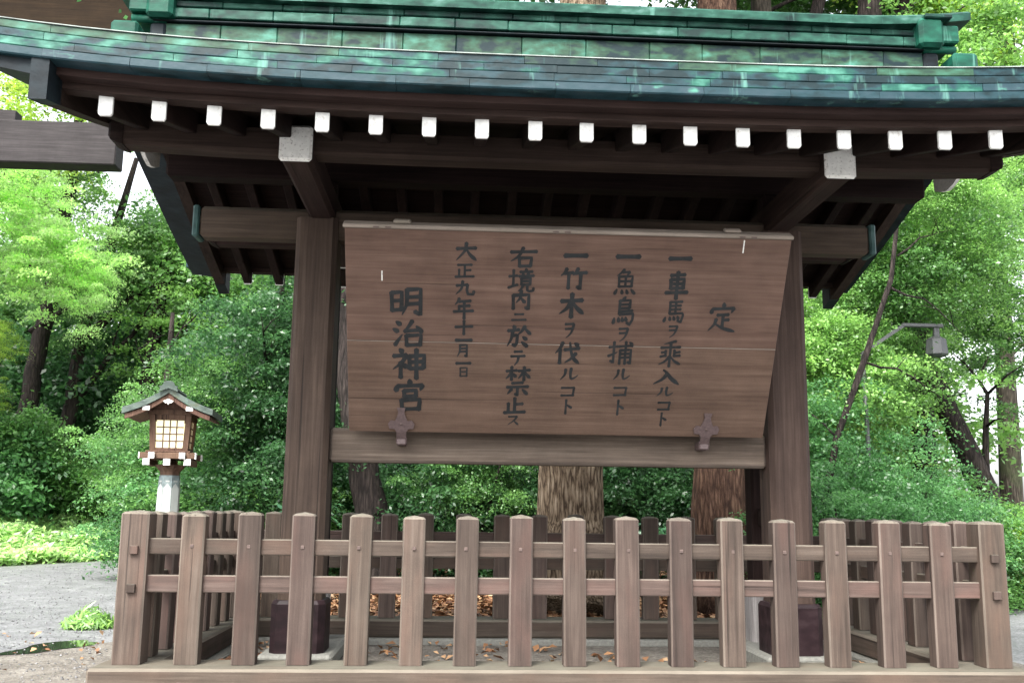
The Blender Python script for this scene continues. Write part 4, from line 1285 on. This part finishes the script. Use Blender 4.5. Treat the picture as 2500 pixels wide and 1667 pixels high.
tree('bright_tree', 'bright yellow-green leafy branch hanging in at the left edge', 'tree', (-12.6, 20.6),
     [(0, 0, 0), (0.0, 0, 3), (0.3, 0, 5), (0.8, 0, 7.6), (1.2, 0, 10.5)], [0.30, 0.26, 0.20, 0.14, 0.06], 'bark_moss',
     [('airy1', (3.55, 0.2, 6.5), (0.70, 0.7, 0.72), BR), ('airy0', (2.9, 0.0, 7.6), 0.6, BR), ('airy0', (4.55, 0.4, 5.9), (0.36, 0.36, 0.5), BR), ('airy0', (3.0, 1.2, 10.9), 0.9, G_YEL),
      ('spray0', (2.6, 0.3, 4.6), 0.40, G_YEL), ('spray1', (2.55, 0.3, 3.4), 0.38, G_YEL)], None,
     [((0.3, 0, 5.0), (3.7, 0.1, 6.2), 0.08), ((0.8, 0, 7.5), (3.3, 0.1, 7.6), 0.07), ((0, 0, 3.2), (3.0, 0.2, 4.0), 0.06)])
bgt = 'background forest trees'
BL = ['low dark crown filling the gap left of the mossy trunks', 'low dark crown between the two leaning trunks', 'low dark crown right of the crooked trunk',
      'high mid green crown above the tall mossy trunk', 'high bluish green crown above the crooked trunk', 'low mid green crown behind the spreading pale tree',
      'high light green crown far back above the lantern', 'mid green crown behind the dark glossy evergreen', 'light green crown just under the left rear eave']
for i, (x, y, z, s, colr, key) in enumerate((
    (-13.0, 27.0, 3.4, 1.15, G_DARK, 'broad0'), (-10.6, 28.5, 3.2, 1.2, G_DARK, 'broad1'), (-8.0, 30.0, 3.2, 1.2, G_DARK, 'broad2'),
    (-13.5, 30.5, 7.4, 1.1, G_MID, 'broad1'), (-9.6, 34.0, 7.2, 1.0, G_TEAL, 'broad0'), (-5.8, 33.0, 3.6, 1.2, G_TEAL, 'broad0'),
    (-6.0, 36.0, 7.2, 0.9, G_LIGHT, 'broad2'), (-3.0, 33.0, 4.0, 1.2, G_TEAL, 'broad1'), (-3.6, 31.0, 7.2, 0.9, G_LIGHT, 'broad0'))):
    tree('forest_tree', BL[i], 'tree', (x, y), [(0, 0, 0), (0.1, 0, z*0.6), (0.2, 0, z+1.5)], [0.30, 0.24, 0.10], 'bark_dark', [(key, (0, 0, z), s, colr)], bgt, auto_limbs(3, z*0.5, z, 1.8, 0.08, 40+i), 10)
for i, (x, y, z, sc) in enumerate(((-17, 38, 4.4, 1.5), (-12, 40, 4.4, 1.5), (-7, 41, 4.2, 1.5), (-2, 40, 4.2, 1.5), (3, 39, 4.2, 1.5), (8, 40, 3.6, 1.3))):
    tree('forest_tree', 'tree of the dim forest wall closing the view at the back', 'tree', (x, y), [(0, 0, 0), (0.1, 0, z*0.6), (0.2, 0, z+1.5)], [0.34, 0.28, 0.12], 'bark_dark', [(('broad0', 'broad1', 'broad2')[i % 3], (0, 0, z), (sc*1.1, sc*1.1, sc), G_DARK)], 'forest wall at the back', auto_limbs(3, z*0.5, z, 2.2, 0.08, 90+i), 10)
PALE = (0.26, 0.44, 0.20)
tree('spreading_tree', 'pale green spreading tree above and behind the lantern', 'tree', (-6.6, 25.2),
     [(0, 0, 0), (0.1, 0, 2.5), (0.5, 0, 4.5), (1.0, 0, 6.2), (1.4, 0, 8)], [0.2, 0.17, 0.14, 0.1, 0.05], 'bark_dark',
     [('airy0', (0.4, -0.6, 5.4), 1.0, G_LIGHT), ('airy1', (1.9, -0.4, 6.4), 1.0, PALE), ('airy1', (0.6, 0.2, 3.6), 0.85, G_LIGHT), ('airy0', (2.2, 0.5, 4.4), 1.0, PALE), ('airy0', (-0.7, 0.0, 7.3), 0.8, PALE)], None,
     [((0.4, 0, 4.0), (2.8, -0.4, 6.0), 0.07), ((0.2, 0, 3.0), (2.6, -0.6, 4.4), 0.06), ((0.6, 0, 5.0), (-1.0, -0.4, 6.6), 0.06)])
tree('evergreen_tree', 'dark glossy evergreen between the lantern and the left post', 'tree', (-2.75, 14.2),
     [(0, 0, 0), (0.05, 0, 1.5), (0.0, 0.1, 3), (0.1, 0.1, 4.6)], [0.13, 0.10, 0.08, 0.03], 'bark_dark',
     [('dense0', (0.1, 0, 3.2), 0.85, G_DARK), ('dense1', (0.25, -0.2, 1.9), 0.85, G_DARK), ('dense1', (0.0, 0.4, 0.9), (0.9, 0.9, 0.6), G_MID), ('spray0', (-0.7, -0.3, 2.7), 0.7, G_MID)], None, auto_limbs(4, 1.6, 3.6, 1.2, 0.035, 61))
tree('evergreen_tree', 'mid green layered evergreen right behind the lantern', 'tree', (-4.75, 15.6),
     [(0, 0, 0), (0.05, 0, 1.5), (0.1, 0.1, 3), (0.1, 0.1, 4.2)], [0.12, 0.09, 0.07, 0.03], 'bark_dark',
     [('spray0', (0.1, 0, 2.1), 0.75, G_MID), ('dense0', (0.3, 0.1, 1.2), 0.8, G_TEAL), ('spray1', (0.8, -0.2, 1.6), 0.8, G_MID), ('dense1', (0.9, 0.4, 0.9), (0.9, 0.9, 0.6), G_DARK)], None, auto_limbs(4, 1.4, 3.4, 1.3, 0.03, 62))
tree('evergreen_tree', 'tall dark evergreen hidden partly by the left post', 'tree', (-2.2, 17.5),
     [(0, 0, 0), (0.05, 0, 2), (0.1, 0.1, 4), (0.1, 0.1, 6.5)], [0.2, 0.16, 0.12, 0.05], 'bark_dark',
     [('airy0', (-0.4, 0, 4.9), 0.95, G_MID), ('airy1', (0.0, 0.1, 3.0), 1.0, G_DARK), ('airy0', (-0.9, 0.4, 1.6), 0.9, G_DARK)], None, auto_limbs(4, 2.4, 5.4, 1.6, 0.05, 63))
lb = 'shrubs along the fern bank'
for bx, by, cz, lab in (
    (-10.1, 21.3, [('shrub0', (0, 0, 1.7), 1.15, G_TEAL), ('shrub1', (0.3, 0.2, 2.6), 0.9, G_MID)], 'tall leafy shrub at the left edge above the ferns'),
    (-8.95, 22.9, [('shrub1', (0, 0, 1.7), 1.1, G_MID)], 'round mid green shrub above the ferns left of centre'),
    (-7.85, 24.3, [('shrub0', (0, 0, 1.65), 1.05, G_LIGHT)], 'pale grey-green shrub beside the dark gap, above the ferns'),
    (-6.7, 26.6, [('shrub1', (0, 0, 1.7), 1.2, G_TEAL)], 'dark shrub where the fern bank meets the lantern')):
    shrub('shrub', lab, (bx, by), cz, lb)

# --- middle, seen below the board
cbg = 'bushes behind the shelter'
for bx, by, cz, lab in (
    (-1.75, 15.2, [('dense1', (0, 0, 1.0), 0.8, G_TEAL)], 'pale bush glimpsed left of the blackish leaning trunk'),
    (0.1, 14.3, [('dense0', (0, 0, 1.15), 0.85, G_DARK), ('spray1', (0.2, -0.4, 1.7), 0.7, G_MID)], 'green bush between the blackish trunk and the pale trunk'),
    (1.0, 15.6, [('dense1', (0, 0, 1.2), 0.9, G_DARK)], 'dark bush just left of the pale furrowed trunk'),
    (2.35, 14.8, [('dense0', (0, 0, 1.2), 0.9, G_DARK)], 'dark bush between the two big trunks'),
    (3.7, 14.2, [('dense1', (0, 0, 1.2), 0.85, G_DARK)], 'dark bush right of the red-brown trunk')):
    shrub('bush', lab, (bx, by), cz, cbg)
for x, y, z, sc, colr, key, lab in ((8.3, 19.5, 3.2, 0.75, G_LIGHT, 'broad0', 'pale leafy tree behind the street lamp'), (10.6, 22.5, 6.4, 0.6, G_LIGHT, 'broad1', 'pale leafy tree far behind the leaning tree'),
        (6.6, 21.5, 5.6, 0.8, G_LIGHT, 'broad2', 'tall pale tree above the slanting stem'), (11.6, 20.0, 8.6, 0.6, G_MID, 'broad0', 'high leafy crown right of the leaning tree')):
    tree('leafy_tree', lab, 'tree', (x, y), [(0, 0, 0), (0.1, 0, z*0.6), (0.2, 0, z+1.5)], [0.24, 0.18, 0.08], 'bark_moss', [(key, (0, 0, z), sc, colr)], 'leafy trees on the right', auto_limbs(3, z*0.5, z, 1.5, 0.06, int(x*10)), 10)
BL2 = ['dark crown behind the bush between blackish and pale trunks', 'dark crown behind the gap between the two big trunks']
for i, (x, y, z, s, key) in enumerate(((-0.5, 23, 3.0, 1.0, 'broad0'), (2.6, 24, 3.0, 1.05, 'broad1'))):
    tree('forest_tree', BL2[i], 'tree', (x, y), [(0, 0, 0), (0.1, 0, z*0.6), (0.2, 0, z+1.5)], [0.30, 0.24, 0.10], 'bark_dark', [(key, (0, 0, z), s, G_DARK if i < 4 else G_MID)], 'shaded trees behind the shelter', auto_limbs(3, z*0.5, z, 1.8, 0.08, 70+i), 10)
for bx, by, h, lab in ((2.30, 12.1, 0.95, 'young broad-leaved plant beside the pale trunk base'), (4.0, 12.4, 1.0, 'young broad-leaved plant right of the red-brown trunk'), (-1.75, 11.9, 1.15, 'broad-leaved plant left of the left post')):
    t = thing('leafy_plant', lab, 'plant', (bx, by, 0), 'young leafy plants')
    b = MB()
    for k in range(5):
        a = k*1.3
        b.tube([(bx, by, 0), (bx+0.08*math.cos(a), by+0.08*math.sin(a), h*0.5), (bx+0.2*math.cos(a), by+0.2*math.sin(a), h*rnd.uniform(0.8, 1.0))], [0.012, 0.009, 0.004], 6)
    b.build('stem', 'bark_moss', t, True)
    n = 150
    a = rng.random(n)*6.28
    r = 0.08+0.30*rng.random(n)
    zz = h*(0.55+0.5*rng.random(n))
    pos = np.stack([r*np.cos(a), r*np.sin(a), zz], 1)
    nrm = unit(np.stack([0.5*np.cos(a), 0.5*np.sin(a), np.ones(n)], 1)+rng.normal(size=(n, 3))*0.3)
    o = bpy.data.objects.new('foliage', leaf_mesh('plant_leaves', pos, nrm, 0.17*(0.7+0.6*rng.random(n)), 0.30, rng.random(n)))
    C.objects.link(o); o.parent = t; o.color = (0.06, 0.16, 0.085, 1)

# --- fern bank (rising ground with ferns)
edge = [(-16, 7.8), (-14, 9.5), (-10.0, 15.2), (-8.25, 18.6), (-7.0, 21.2), (-5.4, 24.5), (-4.4, 27)]
b = MB()
rings = []
for off, z in ((0.0, -0.02), (0.5, 0.14), (1.4, 0.42), (3.0, 0.72), (12, 1.0)):
    rings.append([(x-off*0.88, y+off*0.47, z) for x, y in edge])
n = len(edge)
vv = [p for r in rings for p in r]
fs = [[i*n+j, i*n+j+1, (i+1)*n+j+1, (i+1)*n+j] for i in range(len(rings)-1) for j in range(n-1)]
b.add(vv, fs)
o = b.build('fern_bank_ground', 'soil', None, True); o['kind'] = 'structure'
n = 34000
k = rng.integers(2, len(edge)-1, n)
f = rng.random(n)
E_ = np.array(edge)
p = E_[k-0]*(1-f)[:, None]+E_[np.minimum(k+1, len(edge)-1)]*f[:, None]
off = (rng.random(n)**1.2)*3.0
x = p[:, 0]-off*0.88+rng.normal(size=n)*0.12
y = p[:, 1]+off*0.47+rng.normal(size=n)*0.12
zb = np.interp(off, [0, 0.5, 1.4, 3.0], [-0.02, 0.14, 0.42, 0.72])
tuft = 0.22+0.16*np.sin(x*3.1)*np.sin(y*2.7)
zz = zb+rng.random(n)**0.6*np.maximum(0.06, tuft)
nrm = unit(rng.normal(size=(n, 3))*0.6+np.array([-0.1, -0.5, 1.2]))
o = bpy.data.objects.new('fern_cover', leaf_mesh('fern_fronds', np.stack([x, y, zz], 1), nrm, 0.16*(0.6+0.8*rng.random(n)), 0.32, rng.random(n)))
C.objects.link(o); o.color = (0.34, 0.52, 0.21, 1); o['kind'] = 'stuff'
o['label'] = 'bright green ferns covering the bank beyond the path'; o['category'] = 'ferns'

# --- leaf litter
def litter(name, label, n, xr, yr, z, size, mask=None, tint=(0, 1)):
    x = xr[0]+(xr[1]-xr[0])*rng.random(n); y = yr[0]+(yr[1]-yr[0])*rng.random(n)
    if mask is not None:
        kk = mask(x, y); x, y = x[kk], y[kk]; n = len(x)
    pos = np.stack([x, y, z+rng.random(n)*0.03], 1)
    nrm = unit(rng.normal(size=(n, 3))*0.35+np.array([0, 0, 1.0]))
    o = bpy.data.objects.new(name, leaf_mesh(name, pos, nrm, size*(0.6+0.8*rng.random(n)), 0.55, tint[0]+(tint[1]-tint[0])*rng.random(n), 0.5, 'litter'))
    C.objects.link(o); o['kind'] = 'stuff'; o['label'] = label; o['category'] = 'fallen leaves'
    return o
litter('leaf_litter', 'thick carpet of orange-brown fallen leaves under the trees', 42000, (-2.6, 6.5), (9.3, 22), 0.01, 0.095, lambda x, y: (x < 4.2+(y-9.3)*0.55) & (x > -2.2-(y-9.4)*0.25))
litter('scattered_leaves', 'dry leaves scattered on the earth inside the fence', 620, (-1.7, 3.1), (6.3, 8.4), 0.012, 0.075, lambda x, y: (np.sin(x*2.3+1)+np.sin(y*5+x)) > -0.35, (0.35, 1.0))
litter('leaf_heap', 'small heap of brown leaves by the left post foot', 420, (-1.62, -1.15), (6.45, 7.6), 0.03, 0.085, None, (0.1, 0.7))
litter('path_leaves', 'few dry leaves lying on the path at lower left', 60, (-4.2, -2.2), (5.9, 9.0), 0.012, 0.055, None, (0.3, 1.0))

# --- puddle, grass tuft, stone by the path
pd = []
for k in range(28):
    a = 2*math.pi*k/28
    r = 1+0.16*math.sin(3*a+0.6)+0.10*math.sin(5*a)
    pd.append((-3.17+0.20*r*math.cos(a)+0.22*r*math.sin(a)*0.6, 8.18+0.42*r*math.sin(a)))
b = MB(); b.add([(x, y, 0.0125) for x, y in pd], [list(range(28))])
o = b.build('puddle', 'water'); o['kind'] = 'structure'
n = 900
a = rng.random(n)*6.28; r = 0.19*np.sqrt(rng.random(n))
hh = 0.05+0.34*rng.random(n)*(1-r/0.23)
pos = np.stack([r*np.cos(a)*1.2, r*np.sin(a), hh*0.6], 1)
nrm = unit(np.stack([np.cos(a)*0.7, np.sin(a)*0.7-0.3, 0.6*np.ones(n)], 1)+rng.normal(size=(n, 3))*0.3)
o = bpy.data.objects.new('grass_tuft', leaf_mesh('grass_blades', pos, nrm, 0.10*(0.6+0.9*rng.random(n)), 0.16, rng.random(n)))
C.objects.link(o); o.location = (-3.35, 9.45, 0.0); o.color = (0.15, 0.30, 0.07, 1)
tag(o, 'bright green grass tuft beside the left fence corner', 'grass')


# --- loose pebbles lying on the path
def pebble_material():
    mt, nt, bs = new_mat('loose_pebble')
    at = nd(nt, 'ShaderNodeAttribute', attribute_name='tint')
    c = ramp(nt, at.outputs['Fac'], [(0.0, (0.06, 0.060, 0.060)), (0.6, (0.14, 0.141, 0.145)), (1.0, (0.23, 0.23, 0.23))])
    nt.links.new(c, bs.inputs['Base Color'])
    bs.inputs['Roughness'].default_value = 0.6
    return mt
M['pebble'] = pebble_material()
n = 9000
py = 5.6+(rng.random(n)**1.5)*13.0
px_ = -2.15-rng.random(n)*(0.6+0.42*py)
keep = px_ > -0.62*py-0.5
px_, py = px_[keep], py[keep]
n = len(px_)
sz = 0.004+0.010*rng.random(n)**3
oct_ = np.array([(1, 0, 0), (0, 1, 0), (-1, 0, 0), (0, -1, 0), (0, 0, 0.7), (0, 0, -0.4)], float)
ang = rng.random(n)*6.28
ca, sa = np.cos(ang), np.sin(ang)
st = 0.7+0.6*rng.random((n, 2))
v = np.empty((n, 6, 3))
ox, oy = oct_[None, :, 0]*st[:, :1], oct_[None, :, 1]*st[:, 1:]
v[:, :, 0] = px_[:, None]+(ox*ca[:, None]-oy*sa[:, None])*sz[:, None]
v[:, :, 1] = py[:, None]+(ox*sa[:, None]+oy*ca[:, None])*sz[:, None]
v[:, :, 2] = 0.009+oct_[None, :, 2]*sz[:, None]
tri = np.array([(0, 1, 4), (1, 2, 4), (2, 3, 4), (3, 0, 4), (1, 0, 5), (2, 1, 5), (3, 2, 5), (0, 3, 5)])
idx = (np.arange(n)[:, None, None]*6+tri[None]).reshape(-1)
me = bpy.data.meshes.new('path_pebbles')
me.vertices.add(n*6); me.vertices.foreach_set('co', v.ravel().astype(np.float32))
me.loops.add(len(idx)); me.loops.foreach_set('vertex_index', idx.astype(np.int32))
me.polygons.add(n*8)
me.polygons.foreach_set('loop_start', np.arange(0, n*24, 3, dtype=np.int32)); me.polygons.foreach_set('loop_total', np.full(n*8, 3, dtype=np.int32))
a = me.attributes.new('tint', 'FLOAT', 'POINT'); a.data.foreach_set('value', np.repeat(rng.random(n), 6).astype(np.float32))
me.update(calc_edges=True)
me.materials.append(M['pebble'])
o = bpy.data.objects.new('path_pebbles', me); C.objects.link(o); o['kind'] = 'stuff'
o['label'] = 'loose grey pebbles scattered over the path at the left'; o['category'] = 'pebbles'
